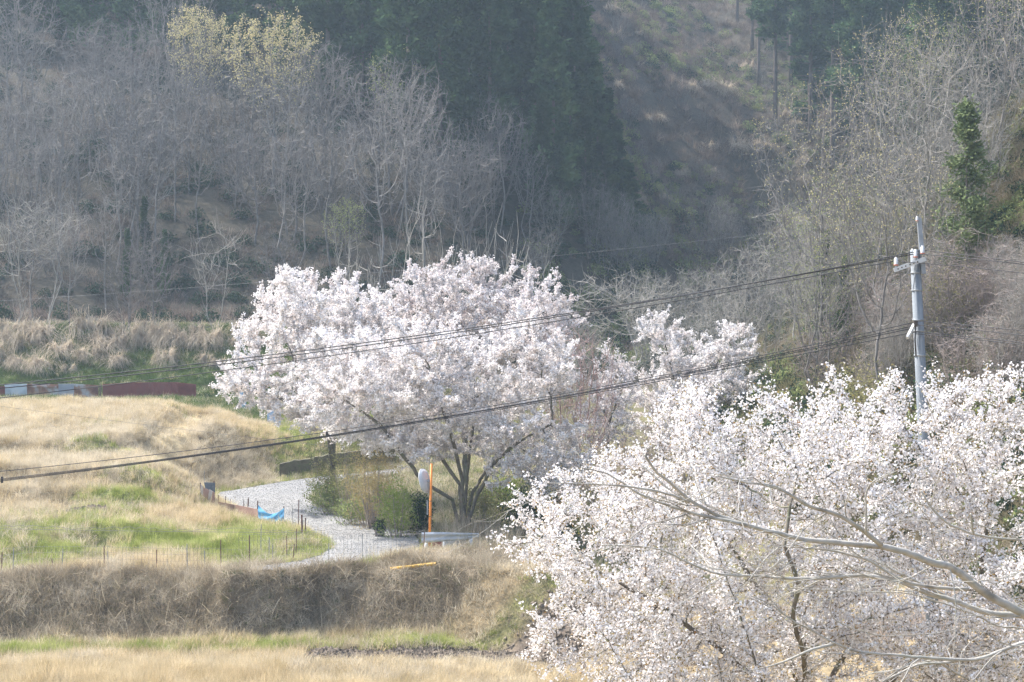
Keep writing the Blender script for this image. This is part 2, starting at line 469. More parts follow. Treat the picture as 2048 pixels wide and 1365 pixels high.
# road sheet
import bmesh
def fill_polygon(name, poly, z, mat):
    bm = bmesh.new()
    vs = [bm.verts.new((a, b, z)) for a, b in poly]
    f = bm.faces.new(vs)
    bmesh.ops.triangulate(bm, faces=[f])
    bmesh.ops.recalc_face_normals(bm, faces=bm.faces)
    me = bpy.data.meshes.new(name); bm.to_mesh(me); bm.free()
    for p in me.polygons:
        if p.normal.z < 0: p.flip()
    me.materials.append(mat)
    return me
def gravel_material():
    m, nt, out = _new('gravel_asphalt')
    b = nt.nodes.new('ShaderNodeBsdfPrincipled'); b.inputs['Roughness'].default_value = .62
    geo = nt.nodes.new('ShaderNodeNewGeometry')
    v = nt.nodes.new('ShaderNodeTexVoronoi'); v.inputs['Scale'].default_value = 30
    nt.links.new(geo.outputs['Position'], v.inputs['Vector'])
    n = nt.nodes.new('ShaderNodeTexNoise'); n.inputs['Scale'].default_value = .7; n.inputs['Detail'].default_value = 5
    nt.links.new(geo.outputs['Position'], n.inputs['Vector'])
    r = nt.nodes.new('ShaderNodeValToRGB')
    e = r.color_ramp.elements; e[0].position = 0.0; e[0].color = (.16, .158, .152, 1); e[1].position = 1.0; e[1].color = (.33, .327, .315, 1)
    nt.links.new(v.outputs['Color'], r.inputs[0])
    mx = nt.nodes.new('ShaderNodeMix'); mx.data_type = 'RGBA'; mx.blend_type = 'MULTIPLY'; mx.inputs[0].default_value = .6
    r2 = nt.nodes.new('ShaderNodeValToRGB'); r2.color_ramp.elements[0].position = .35; r2.color_ramp.elements[0].color = (.6, .6, .62, 1)
    r2.color_ramp.elements[1].position = .65
    nt.links.new(n.outputs['Fac'], r2.inputs[0])
    nt.links.new(r.outputs[0], mx.inputs[6]); nt.links.new(r2.outputs[0], mx.inputs[7])
    nt.links.new(mx.outputs[2], b.inputs['Base Color'])
    bp = nt.nodes.new('ShaderNodeBump'); bp.inputs['Strength'].default_value = .5; bp.inputs['Distance'].default_value = .02
    nt.links.new(v.outputs['Distance'], bp.inputs['Height']); nt.links.new(bp.outputs[0], b.inputs['Normal'])
    nt.links.new(b.outputs[0], out.inputs[0])
    return m
M['road'] = gravel_material()
rp2 = []
for i in range(len(road_poly)):                  # ragged edge
    a = road_poly[i]; b = road_poly[(i + 1) % len(road_poly)]
    k = max(2, int(np.hypot(*(b - a)) / .35))
    for j in range(k):
        p = a + (b - a) * j / k
        n = np.array([b[1] - a[1], a[0] - b[0]]); n = n / (np.hypot(*n) + 1e-9)
        rp2.append(p + n * R.normal() * .05)
tag(link('road', fill_polygon('road', rp2, ROADZ, M['road'])), 'pale gravelly road curving between grassy terraces and blossom trees', 'road', kind='structure')

# ------------------------------------------------------------------ tree making
def norm(v): return v / (np.linalg.norm(v, axis=-1, keepdims=True) + 1e-9)

def colonize(A, pos0, par0, step, di, dk, iters, rng, up=.0, jit=.2, cap=30000):
    pos = np.zeros((cap, 3)); par = np.full(cap, -1, int); n = len(pos0)
    pos[:n] = pos0; par[:n] = par0
    cc = np.zeros(cap, int)
    d = np.linalg.norm(A[:, None] - pos[None, :n], axis=2)
    nn = d.argmin(1); nd = d[np.arange(len(A)), nn]
    alive = np.ones(len(A), bool)
    for it in range(iters):
        act = np.nonzero(alive & (nd < di))[0]
        if not len(act): break
        uq, inv = np.unique(nn[act], return_inverse=True)
        S = np.zeros((len(uq), 3))
        np.add.at(S, inv, norm(A[act] - pos[nn[act]]))
        ok = cc[uq] < 4
        S = norm(S); S = norm(S + rng.normal(size=S.shape) * jit + np.array([0, 0, up]))
        uq = uq[ok]; S = S[ok]
        if not len(uq): break
        if n + len(uq) > cap: break
        new = pos[uq] + S * step
        cc[uq] += 1
        pos[n:n + len(uq)] = new; par[n:n + len(uq)] = uq
        al = np.nonzero(alive)[0]
        for s in range(0, len(al), 2000):
            a = al[s:s + 2000]
            dd = ((A[a][:, None] - new[None]) ** 2).sum(2)
            j = dd.argmin(1); dm = np.sqrt(dd[np.arange(len(a)), j])
            b = dm < nd[a]
            nd[a[b]] = dm[b]; nn[a[b]] = n + j[b]
        n += len(uq)
        alive &= nd > dk
    return pos[:n].copy(), par[:n].copy()

def radii(par, r0, p=2.3, rmax=None):
    n = len(par); acc = np.zeros(n); r = np.zeros(n)
    for i in range(n - 1, -1, -1):
        r[i] = max(r0, acc[i] ** (1 / p)) if acc[i] > 0 else r0
        if par[i] >= 0: acc[par[i]] += r[i] ** p
    if rmax: r = np.minimum(r, rmax)
    return r

def add_twigs(pos, par, rad, rng, n_per, length, r, thr, segs=2, up=.25, spread=.8):
    """short side twigs on every thin node; returns extended arrays + index of first twig node"""
    n0 = len(pos)
    cand = np.nonzero((rad < thr) & (par >= 0))[0]
    base = np.repeat(cand, n_per)
    base = base[rng.random(len(base)) < .9]
    d0 = norm(pos[base] - pos[par[base]])
    d = norm(d0 + rng.normal(size=d0.shape) * spread + np.array([0, 0, up]))
    L = length * (.5 + rng.random(len(base)))
    P_, Pa, Ra = [pos], [par], [rad]
    prev = base; pp = pos[base]; k = n0
    for s in range(segs):
        pp = pp + d * (L / segs)[:, None]
        P_.append(pp); Pa.append(prev); Ra.append(np.full(len(base), r * (1 - .45 * (s + 1) / segs)))
        prev = np.arange(k, k + len(base)); k += len(base)
        d = norm(d + rng.normal(size=d.shape) * .14 + np.array([0, 0, up * .4]))
    return np.concatenate(P_), np.concatenate(Pa), np.concatenate(Ra), n0

def tree_tubes(pos, par, rad, thr8=.06, thr5=.02):
    """all branch segments as tapered prisms"""
    n = len(pos)
    e = np.nonzero(par >= 0)[0]
    pa = par[e]
    d = norm(pos[e] - pos[pa])
    # main continuation of each node = thickest child
    main = np.full(n, -1); best = np.zeros(n)
    order = np.argsort(rad[e])
    main[pa[order]] = e[order]
    ndir = np.zeros((n, 3)); ndir[e] = d
    mm = np.nonzero(main >= 0)[0]
    root = par < 0
    ndir[root & (main >= 0)] = norm(pos[main[root & (main >= 0)]] - pos[root & (main >= 0)])
    nd2 = ndir.copy()
    k = mm[par[mm] >= 0]
    nd2[k] = norm(ndir[k] + norm(pos[main[k]] - pos[k]))
    ismain = main[pa] == e
    Vs, Qs, base = [], [], 0
    for lo, hi, ks in ((thr8, 1e9, 9), (thr5, thr8, 5), (0, thr5, 3)):
        sel = (rad[e] >= lo) & (rad[e] < hi)
        if not sel.any(): continue
        es, ps, im = e[sel], pa[sel], ismain[sel]
        dirA = np.where(im[:, None], nd2[ps], ndir[es]); dirB = nd2[es]
        rA = np.where(im, rad[ps], np.minimum(rad[es] * 1.15, rad[ps])); rB = rad[es]
        ref = np.where(np.abs(ndir[es][:, 2:3]) > .8, np.array([[1., .2, 0]]), np.array([[.1, .1, 1.]]))
        def ring(c, dd, r):
            u = norm(ref - dd * (ref * dd).sum(1, keepdims=True)); w = np.cross(dd, u)
            a = np.arange(ks) / ks * 2 * np.pi
            return c[:, None] + r[:, None, None] * (np.cos(a)[None, :, None] * u[:, None] + np.sin(a)[None, :, None] * w[:, None])
        V = np.concatenate([ring(pos[ps], dirA, rA), ring(pos[es], dirB, rB)], 1)
        m = len(es); j = np.arange(ks); jn = (j + 1) % ks
        q = np.stack([j, jn, jn + ks, j + ks], 1)
        Q = (np.arange(m) * 2 * ks)[:, None, None] + q[None] + base
        Vs.append(V.reshape(-1, 3)); Qs.append(Q.reshape(-1, 4)); base += m * 2 * ks
    return np.concatenate(Vs), np.concatenate(Qs)

def quads(C, rng, L, W, dirs=None, flat=0.0, bend=0.0):
    """one leaf-like kite per centre"""
    n = len(C)
    d = norm(rng.normal(size=(n, 3))) if dirs is None else norm(dirs)
    q = norm(np.cross(d, rng.normal(size=(n, 3)) * (1 - flat) + np.array([0, 0, 1.0]) * flat))
    L = np.broadcast_to(L, (n,))[:, None]; W = np.broadcast_to(W, (n,))[:, None]
    nrm = np.cross(d, q)
    V = np.stack([C - d * L * .5, C + q * W * .5 + d * L * .08, C + d * L * .5 + nrm * bend * L, C - q * W * .5 + d * L * .08], 1).reshape(-1, 3)
    Q = np.arange(n * 4).reshape(n, 4)
    return V, Q

def flowers(C, rng, size, petals=5):
    """small cupped five-petalled flowers round a random axis"""
    n = len(C)
    a = norm(rng.normal(size=(n, 3)))
    u = norm(np.cross(a, rng.normal(size=(n, 3)))); w = np.cross(a, u)
    s = (size * (.75 + .5 * rng.random(n)))[:, None]
    V = [C]
    for k in range(petals):
        t = 2 * np.pi * k / petals
        V.append(C + (np.cos(t) * u + np.sin(t) * w) * s * .5 + a * s * (.10 + .12 * rng.random((n, 1))))
    V = np.stack(V, 1).reshape(-1, 3)
    b = (np.arange(n) * (petals + 1))[:, None, None]
    T = np.array([(0, 1 + k, 1 + (k + 1) % petals) for k in range(petals)])[None] + b
    return V, T.reshape(-1, 3)

def tris(C, rng, size):
    """tiny three-cornered petals"""
    n = len(C)
    d = norm(rng.normal(size=(n, 3))); q = norm(np.cross(d, rng.normal(size=(n, 3))))
    s = (size * (.7 + .6 * rng.random(n)))[:, None]
    V = np.stack([C + d * s * .6, C - d * s * .4 + q * s * .5, C - d * s * .4 - q * s * .5], 1).reshape(-1, 3)
    return V, np.arange(n * 3).reshape(n, 3)

def crown_points(poly_px, D, n, rng, thick, trunk=None, base=None):
    """random points filling a rounded crown volume around depth D; silhouette given by its outline"""
    w = np.array([P(a, b, D)[[0, 2]] for a, b in poly_px])
    lo, hi = w.min(0), w.max(0)
    out = []
    while sum(len(o) for o in out) < n:
        q = lo + (hi - lo) * rng.random((n * 2, 2))
        sd = -poly_sd(q[:, 0], q[:, 1], w)
        k = sd > 0
        q, sd = q[k], sd[k]
        t = np.sqrt(np.clip(sd * (2 * thick - np.minimum(sd, thick)), 0, thick ** 2))
        y = (rng.random(len(q)) * 2 - 1)
        y = np.sign(y) * np.abs(y) ** .7 * t
        out.append(np.stack([q[:, 0], D + y, q[:, 1]], 1))
    return np.concatenate(out)[:n]

def spray_points(poly_px, D, n, rng, thick, cen, ns, Ls, W, flat=.5, margin=.3):
    """attractors gathered in outward sprays, so the crown breaks into tufts with gaps"""
    O = crown_points(poly_px, D, ns, rng, thick)
    d = norm(O - cen) + rng.normal(size=O.shape) * .28 + np.array([0, 0, .22])
    d[:, 2] *= flat; d = norm(d)
    k = rng.integers(0, ns, n); t = rng.random(n)
    off = rng.normal(size=(n, 3)); off[:, 2] *= .4
    L = Ls * (.6 + .8 * rng.random(ns))
    A = O[k] + d[k] * ((t - .55) * L[k])[:, None] + off * (W * (1 - .75 * t))[:, None]
    w = np.array([P(a, b, D)[[0, 2]] for a, b in poly_px])
    return A[poly_sd(A[:, 0], A[:, 2], w) < margin * rng.random(len(A)) ** 1.5]

def cherry(name, base, stems, poly_px, D, thick, natt, step, nblos, size, label, group, seed, bark='bark_cherry', blos='blossom', r0=.006, twl=.45, near=False, petal_quads=3, ns=135, Ls=2.2, W=.36):
    rng = np.random.default_rng(seed)
    base = np.asarray(base, float)
    cen = base + np.array([0, 0, 1.5])
    A = spray_points(poly_px, D, natt, rng, thick, cen, ns, Ls, W, .8 if near else .5, .12 if near else .75)
    pos, par = [base - np.array([0, 0, .4])], [-1]
    for chain in stems:
        prev = 0
        for c in chain:
            c = np.asarray(c, float)
            a = pos[prev]; k = max(1, int(np.linalg.norm(c - a) / (step * 1.2)))
            for j in range(1, k + 1):
                pos.append(a + (c - a) * j / k + rng.normal(size=3) * step * .06); par.append(prev); prev = len(pos) - 1
    pos, par = colonize(A, np.array(pos), np.array(par), step, step * 14, step * 1.6, 90, rng, up=.06, jit=.22)
    rad = radii(par, r0 * 1.5, 2.5 if near else 2.2)
    pos, par, rad, tw = add_twigs(pos, par, rad, rng, 2 if not near else 3, twl, r0, r0 * 4.5, 2, .3, .75)
    root = empty(name, base)
    V, Qd = tree_tubes(pos, par, rad)
    thick_e = None
    o = link('trunk', mesh(name + '_trunk', V - base, Qd, M[bark], True), root)
    # flowers sit along the twigs and the thin branch ends
    e = np.nonzero((par >= 0) & (rad < r0 * 4.0))[0]
    pick = rng.choice(e, nblos, p=None)
    t = rng.random(nblos)[:, None]
    C = pos[par[pick]] * (1 - t) + pos[pick] * t
    if near:
        C = C + rng.normal(size=C.shape) * .02
        V, Qd = flowers(C, rng, size)
        o = link('blossom', mesh(name + '_blossom', V - base, Qd, M[blos]), root); o['kind'] = 'stuff'
        k = rng.choice(e, nblos // 7)
        t = rng.random(len(k))[:, None]
        C2 = pos[par[k]] * (1 - t) + pos[k] * t + rng.normal(size=(len(k), 3)) * .02
        V, Qd = quads(C2, rng, .035, .014)
        o = link('young_leaf', mesh(name + '_leaf', V - base, Qd, M['young_leaf']), root); o['kind'] = 'stuff'
    else:
        C = np.repeat(C, petal_quads, 0) + rng.normal(size=(nblos * petal_quads, 3)) * .045
        V, Qd = tris(C, rng, size)
        o = link('blossom', mesh(name + '_blossom', V - base, Qd, M[blos]), root); o['kind'] = 'stuff'
    tag(root, label, 'cherry tree', group)
    return root, (pos, par, rad)

GA = 'blossoming cherry trees by the road'
# front cherry behind the mirror
bA = hit(930, 1036); bA[1] = 73.5; bA[2] = H1(bA[0], 73.5)
stA = [[P(925, 960, 73.5), P(905, 880, 73), P(880, 800, 72.5), P(860, 740, 72)], [P(935, 950, 74), P(945, 860, 74.5), P(950, 760, 75)],
       [P(905, 1000, 73), P(850, 970, 72.5), P(810, 915, 72), P(760, 850, 71.5), P(690, 800, 71.5)],
       [P(950, 1000, 73.5), P(985, 930, 73), P(1040, 880, 72.5), P(1100, 850, 72.5)],
       [P(945, 985, 74), P(1000, 900, 75), P(1030, 820, 76), P(1050, 740, 76)],
       [P(920, 970, 74), P(870, 900, 75), P(800, 830, 76), P(760, 740, 76.5)]]
polyA = [(630, 850), (600, 800), (596, 740), (640, 690), (740, 655), (860, 640), (960, 650), (1060, 655), (1112, 668), (1138, 740), (1150, 800),
         (1172, 880), (1172, 960), (1130, 1000), (1060, 960), (1000, 925), (930, 880), (880, 890), (830, 930), (770, 930), (700, 885)]
cherry('cherry_tree', bA, stA, polyA, 73.5, 5.2, 3400, .22, 66000, .072, 'broad white cherry tree in full bloom behind the orange mirror post', GA, 11)
bB = np.array([P(668, 925, 83)[0], 83, 0]); bB[2] = H1(bB[0], 83)
stB = [[P(664, 860, 83), P(640, 800, 82.5), P(590, 740, 82)], [P(662, 850, 83), P(650, 760, 84), P(660, 660, 84.5)], [P(668, 840, 83), P(700, 760, 83), P(720, 680, 83)], [P(655, 840, 82.5), P(590, 810, 81.5), P(520, 780, 81)]]
polyB = [(448, 792), (470, 740), (488, 665), (535, 590), (600, 560), (680, 556), (735, 580), (790, 640), (790, 720), (740, 800), (660, 845), (590, 845), (520, 815)]
cherry('cherry_tree', bB, stB, polyB, 82.5, 4.6, 2000, .25, 48000, .075, 'white cherry tree with drooping side limb over the straw field', GA, 12)
bC = np.array([P(930, 940, 88)[0], 88, 0]); bC[2] = H1(bC[0], 88)
stC = [[P(925, 800, 88), P(900, 700, 88), P(860, 620, 88)], [P(930, 800, 88), P(960, 680, 89), P(980, 600, 89)], [P(935, 820, 88), P(1020, 700, 88), P(1080, 630, 88)]]
polyC = [(700, 690), (760, 620), (800, 560), (870, 528), (960, 530), (1040, 540), (1110, 558), (1150, 600), (1185, 650), (1160, 720), (1000, 740), (820, 740)]
cherry('cherry_tree', bC, stC, polyC, 88, 5.0, 1900, .27, 46000, .075, 'tall cherry tree whose rounded top rises behind the other blossom', GA, 13, blos='blossom_pink')
bD = np.array([P(1370, 890, 92)[0], 92, 0]); bD[2] = H1(bD[0], 92)
stD = [[P(1372, 840, 92), P(1350, 760, 92), P(1330, 690, 92)], [P(1375, 840, 92), P(1420, 760, 92), P(1450, 690, 92)], [P(1380, 850, 92), P(1460, 800, 91)]]
polyD = [(1276, 652), (1340, 630), (1380, 668), (1410, 690), (1440, 650), (1480, 645), (1500, 700), (1522, 760), (1535, 850), (1480, 900), (1380, 900), (1290, 890), (1225, 800), (1290, 760), (1320, 730)]
cherry('cherry_tree', bD, stD, polyD, 92, 3.8, 1300, .27, 30000, .075, 'forked white cherry tree standing alone beyond the road shrubs', GA, 14)
bE = np.array([P(1215, 900, 85)[0], 85, 0]); bE[2] = H1(bE[0], 85)
stE = [[P(1215, 850, 85), P(1200, 790, 85)], [P(1218, 850, 85), P(1250, 760, 85)]]
polyE = [(1150, 830), (1180, 770), (1220, 715), (1265, 725), (1270, 770), (1250, 830), (1260, 880), (1200, 880), (1165, 870)]
cherry('cherry_tree', bE, stE, polyE, 85, 2.6, 600, .25, 4500, .07, 'small thin cherry tree half hidden among grey brambles', GA, 15, blos='blossom_pink')
# near cherry, lower right
bN = np.array([P(1620, 1365, 22.5)[0], 22.5, 0]); bN[2] = H1(bN[0], 22.5)
stN = [[P(1612, 1400, 22.5), P(1606, 1300, 20.9), P(1585, 1235, 20.5), P(1596, 1170, 20.3), P(1570, 1090, 20.2), P(1585, 990, 20.4)],
       [P(1612, 1420, 22.3), P(1525, 1370, 20.6), P(1480, 1230, 20.1), P(1440, 1120, 19.9), P(1415, 1050, 19.9)],
       [P(1600, 1430, 22.5), P(1450, 1410, 21), P(1262, 1362, 20.2), P(1215, 1280, 20), P(1180, 1240, 20)],
       [P(1630, 1410, 22.6), P(1700, 1290, 23), P(1760, 1190, 23.3), P(1790, 1050, 23.4), P(1800, 900, 23.4)],
       [P(1630, 1430, 22.5), P(1760, 1380, 22.2), P(1880, 1280, 22), P(1960, 1150, 22), P(1980, 1000, 22)],
       [P(1640, 1440, 22.5), P(1850, 1400, 22.6), P(2050, 1300, 22.8), P(2130, 1150, 22.8)],
       [P(1608, 1400, 22.8), P(1560, 1250, 23.4), P(1480, 1120, 23.8), P(1380, 1000, 24)],
       [P(1600, 1425, 22.2), P(1440, 1300, 21.5), P(1300, 1200, 21.2), P(1150, 1120, 21)]]
polyN = [(978, 1092), (1030, 1020), (1045, 975), (1110, 935), (1200, 920), (1290, 880), (1300, 830), (1380, 775), (1440, 790), (1500, 770), (1560, 780), (1600, 745), (1640, 765),
         (1700, 728), (1740, 770), (1800, 750), (1870, 775), (1960, 750), (2060, 765), (2200, 800), (2260, 1000), (2240, 1300), (2100, 1440), (1900, 1430), (1740, 1380), (1640, 1370), (1500, 1400), (1300, 1430),
         (1150, 1390), (1010, 1300), (1080, 1275), (1060, 1215), (1110, 1180), (1060, 1120)]
cherry('cherry_tree', bN, stN, polyN, 22.4, 2.4, 5200, .10, 210000, .028, 'big near cherry tree dense with white blossom and dark forked limbs', None, 21, blos='blossom_near', r0=.0028, twl=.20, near=True, ns=330, Ls=1.0, W=.17)

# ------------------------------------------------------------------ bare trees
def bare_mesh(name, rng, h, crown, natt, step, mat, r0=.012, stems=1, twn=2, twl=.5, lean=0, bud=None, nbud=0, budsize=.12, up=.1, low=.35, twup=.3, jit=.09):
    """returns (wood mesh, bud mesh or None), base at origin. crown: (rx, ry) ; dome from low*h to h"""
    q = norm(rng.normal(size=(natt, 3))) * (rng.random((natt, 1)) ** (1 / 2.2))
    q[:, 2] = q[:, 2] * .5 + .5
    A = np.stack([q[:, 0] * crown[0], q[:, 1] * crown[1], h * (low + (1 - low) * q[:, 2])], 1)
    nrm_ = (1 - .55 * (1 - q[:, 2:3]))                              # narrower towards the base: vase
    A[:, :2] *= nrm_
    pos, par = [np.array([0, 0, -.4])], [-1]
    for s in range(stems):
        prev = 0; p = np.array([0, 0, -.4]); a = rng.random() * 6.28
        d = norm(np.array([math.cos(a) * (.12 if stems == 1 else .45), math.sin(a) * (.12 if stems == 1 else .45), 1.0]))
        for j in range(int(h * low * .9 / step) + 1):
            p = p + d * step + rng.normal(size=3) * step * .07
            pos.append(p); par.append(prev); prev = len(pos) - 1
    pos, par = colonize(A, np.array(pos), np.array(par), step, step * 9, step * 1.7, 60, rng, up=up, jit=jit)
    rad = radii(par, r0 * 1.4, 2.75)
    pos, par, rad, tw = add_twigs(pos, par, rad, rng, twn, twl, r0, r0 * 5, 2, twup, .6)
    V, Qd = tree_tubes(pos, par, rad, .12, .04)
    wood = mesh(name, V, Qd, mat, True)
    bm_ = None
    if bud is not None:
        e = np.nonzero((par >= 0) & (rad < r0 * 3))[0]
        # buds gather in the upper, sunlit half
        w = np.clip((pos[e, 2] / h - .35), 0.02, 1) ** 1.2
        k = rng.choice(e, nbud, p=w / w.sum())
        C = pos[k] + rng.normal(size=(nbud, 3)) * .12
        V, Qd = quads(C, rng, budsize, budsize * .6)
        bm_ = mesh(name + '_bud', V, Qd, bud)
    return wood, bm_

def put_tree(wood, loc, rz, sc, label, cat='bare tree', group=None, name='bare_tree', extra=(), wood_name='trunk'):
    r = empty(name, loc, rz, sc)
    link(wood_name, wood, r)
    for nm, me in extra:
        if me is not None:
            o = link(nm, me, r); o['kind'] = 'stuff'
    tag(r, label, cat, group)
    return r

rb = np.random.default_rng(31)
BARE = [bare_mesh('bare_wood_a', rb, 10, (4.2, 4.2), 900, .36, M['bark_violet'], low=.22, twl=.7),
        bare_mesh('bare_wood_b', rb, 11, (3.4, 3.4), 800, .36, M['bark_grey'], stems=2, low=.28, twl=.7),
        bare_mesh('bare_wood_c', rb, 9, (4.0, 4.0), 850, .34, M['bark_violet'], stems=3, low=.12, twl=.6),
        bare_mesh('bare_wood_d', rb, 12, (3.2, 3.2), 750, .4, M['bark_grey'], stems=1, low=.35, twl=.8)]
YEL = [bare_mesh('budding_wood_a', rb, 12, (4.2, 4.2), 900, .38, M['bark_grey'], low=.3, bud=M['bud_yellow'], nbud=4200, budsize=.14),
       bare_mesh('budding_wood_b', rb, 9, (3.4, 3.4), 800, .36, M['bark_grey'], stems=2, low=.2, bud=M['bud_green'], nbud=1500, budsize=.13)]
DOME = bare_mesh('dome_wood', rb, 11, (5.6, 5.6), 1600, .33, M['bark_violet'], low=.3, twl=.6, r0=.011, stems=2)
PALE = [bare_mesh('pale_wood_a', rb, 6.5, (2.8, 2.4), 110, .34, M['bark_pale'], stems=2, low=.22, twn=2, twl=1.1, r0=.009, twup=.45, jit=.05),
        bare_mesh('pale_wood_b', rb, 6.5, (1.6, 1.6), 80, .4, M['bark_pale'], stems=3, low=.35, twn=1, twl=1.3, r0=.013, up=.3, twup=.8, jit=.05),
        bare_mesh('pale_wood_c', rb, 8, (4.6, 3.5), 420, .32, M['bark_pale'], stems=2, low=.45, twn=2, twl=.7, r0=.010, jit=.07)]
RSL = [bare_mesh('slope_wood_a', rb, 11, (4.0, 4.0), 1000, .34, M['bark_pale'], low=.2, twl=.75, r0=.008, twn=3),
       bare_mesh('slope_wood_b', rb, 8, (3.6, 3.6), 900, .30, M['bark_pale'], stems=3, low=.12, twl=.7, r0=.007, twn=3),
       bare_mesh('slope_wood_c', rb, 10, (3.4, 3.4), 900, .34, M['bark_grey'], stems=2, low=.2, twl=.75, r0=.008, bud=M['bud_green'], nbud=1300, budsize=.07),
       bare_mesh('slope_wood_d', rb, 12, (4.2, 4.2), 1000, .36, M['bark_grey'], low=.25, twl=.8, r0=.008, bud=M['bud_yellow'], nbud=1200, budsize=.075)]

def jz(): return rb.random() * 6.28
# left hillside wood
GL = 'bare trees of the left hillside wood'
LB = ['wide-crowned leafless tree', 'two-stemmed leafless grey tree', 'low many-stemmed leafless tree', 'tall slender leafless grey tree']
def wood_label(k, py): return LB[k] + (' at the lower edge of the wood by the pampas' if py > 540 else (' in the middle of the hillside wood' if py > 370 else ' high in the wood below the cedars'))
for py in (655, 610, 560, 505, 450, 395, 340, 285, 225):
    step = 92 if py > 500 else 84
    x0 = -70 + (rb.random() * 60)
    xmax = 560 if py > 600 else (1000 if py > 430 else (700 if py > 300 else 430))
    px = x0
    while px < xmax:
        qx = px + rb.normal() * 22; qy = py + rb.normal() * 14
        px += step * (.8 + .4 * rb.random())
        if 360 < qx < 500 and qy > 540: continue
        p = hit(qx, qy, 118)
        k = int(rb.integers(4))
        s = (.62 if py > 580 else .85) * (.85 + .35 * rb.random())
        put_tree(BARE[k][0], p, jz(), s, wood_label(k, py), group=GL + ': ' + wood_label(k, py))
# budding yellow trees
p = hit(400, 330, 118); put_tree(YEL[0][0], p, 1.0, (.8, .8, 1.0), 'pale yellow budding tree with two rounded tops above the wood', name='budding_tree', extra=(('bud', YEL[0][1]),))
p = hit(545, 385, 118); put_tree(YEL[0][0], p, 2.6, (1.15, 1.1, 1.1), 'tall yellow-leafing tree beside the cedar stand, widest crown', name='budding_tree', extra=(('bud', YEL[0][1]),))
p = hit(800, 330, 118); put_tree(YEL[1][0], p, .4, .95, 'faint greenish budding tree in front of the dark cedars', name='budding_tree', extra=(('bud', YEL[1][1]),))
p = hit(690, 560, 118); put_tree(YEL[1][0], p, 2.2, .6, 'low yellow-green budding tree above the blossom crowns', name='budding_tree', extra=(('bud', YEL[1][1]),))
p = hit(785, 440, 118); put_tree(DOME[0], p, .5, (1.0, 1.0, 1.05), 'leafless tree with a smooth dome of fine twigs below the cedars')
GD = 'bare trees at the foot of the cedar stand'
for qx, qy, s in ((920, 480, .75), (1000, 470, .8), (700, 480, .7), (640, 350, .9), (1060, 500, .65), (860, 500, .6), (970, 400, .7)):
    p = hit(qx, qy, 118); put_tree(BARE[int(rb.integers(4))][0], p, jz(), s, 'leafless grey tree at the foot of the dark cedar stand', group=GD)
# pale-barked saplings
p = hit(432, 660, 112); put_tree(PALE[0][0], p, .3, .95, 'small pale-barked bare tree forking wide above the pampas bank')
p = hit(90, 650, 112); put_tree(PALE[2][0], p, 1.3, (.85, .85, 1.0), 'pale bare tree with long fan of branches beside pampas clumps')
p = hit(30, 655, 112); put_tree(PALE[0][0], p, 2.3, 1.2, 'pale bare tree with thin leaning stem at the bank edge')
GW = 'whitish saplings behind the cherry tops'
for qx, s in ((730, .95), (770, 1.0), (830, 1.1), (880, 1.15), (920, 1.25), (955, 1.3), (990, 1.3), (1030, 1.3), (1060, 1.15), (690, .8)):
    x, y = P(qx, 600, 120)[0], 120 + rb.normal() * 2
    put_tree(PALE[1][0], (x, y, H1(x, y)), jz(), s * 1.1, 'whitish upright bare sapling sprouting behind the cherry tops', group=GW)
x = P(1235, 600, 118)[0]; put_tree(PALE[2][0], (x, 118, H1(x, 118)), .9, (1.15, 1.15, 1.0), 'wide flat-topped bare tree with pale twigs over the second cherry')
GV = 'bare tangled trees of the valley floor'
for qx, D, s in ((1140, 112, .8), (1330, 112, .8), (1400, 116, .8), (1450, 110, .8), (1500, 118, .9), (1560, 112, .85), (1420, 126, .9), (1290, 128, .8), (1530, 100, .7), (1590, 104, .8), (1620, 96, .7), (1160, 104, .7), (1340, 104, .7)):
    x = P(qx, 600, D)[0]; put_tree(RSL[1][0] if rb.random() < .6 else RSL[0][0], (x, D, H1(x, D)), jz(), s * .95, 'bare tangled pale tree on the valley floor behind the cherries', group=GV)
for i_ in range(26):
    qx, qy = 1070 + 430 * rb.random(), 470 + 110 * rb.random()
    p = hit(qx, qy, 118); k = int(rb.integers(3))
    put_tree((BARE[0][0], BARE[2][0], RSL[1][0])[k], p, jz(), .38 + .3 * rb.random(), ('wide leafless tree', 'low leafless tree', 'pale many-stemmed bare tree')[k] + ' at the foot of the clearing behind the cherries', group='bare trees at the foot of the clearing: kind %s' % ('wide', 'low', 'pale')[k])
# right slope
GR = 'bare trees of the sunlit right slope'
for py in (840, 790, 740, 690, 640, 590, 540, 490, 440, 390, 340):
    xmin = 1630 + max(0, (730 - py)) * .72
    px = xmin + rb.random() * 50
    while px < 2110:
        qx = px + rb.normal() * 18; qy = py + rb.normal() * 14
        px += 96 * (.8 + .4 * rb.random())
        p = hit(qx, qy, 60)
        if p[1] > 175 or (1770 < qx < 2080 and p[1] < 80): continue
        k = int(rb.choice(4, p=[.3, .3, .22, .18]))
        put_tree(RSL[k][0], p, jz(), (.6 + .45 * rb.random()), ['leafless grey tree on the sunlit right slope', 'pale many-stemmed bare tree on the right slope', 'bare tree with green buds on the right slope', 'bare tree with yellow buds on the right slope'][k], group=GR + (' with buds' if k > 1 else ''), extra=(('bud', RSL[k][1]),))

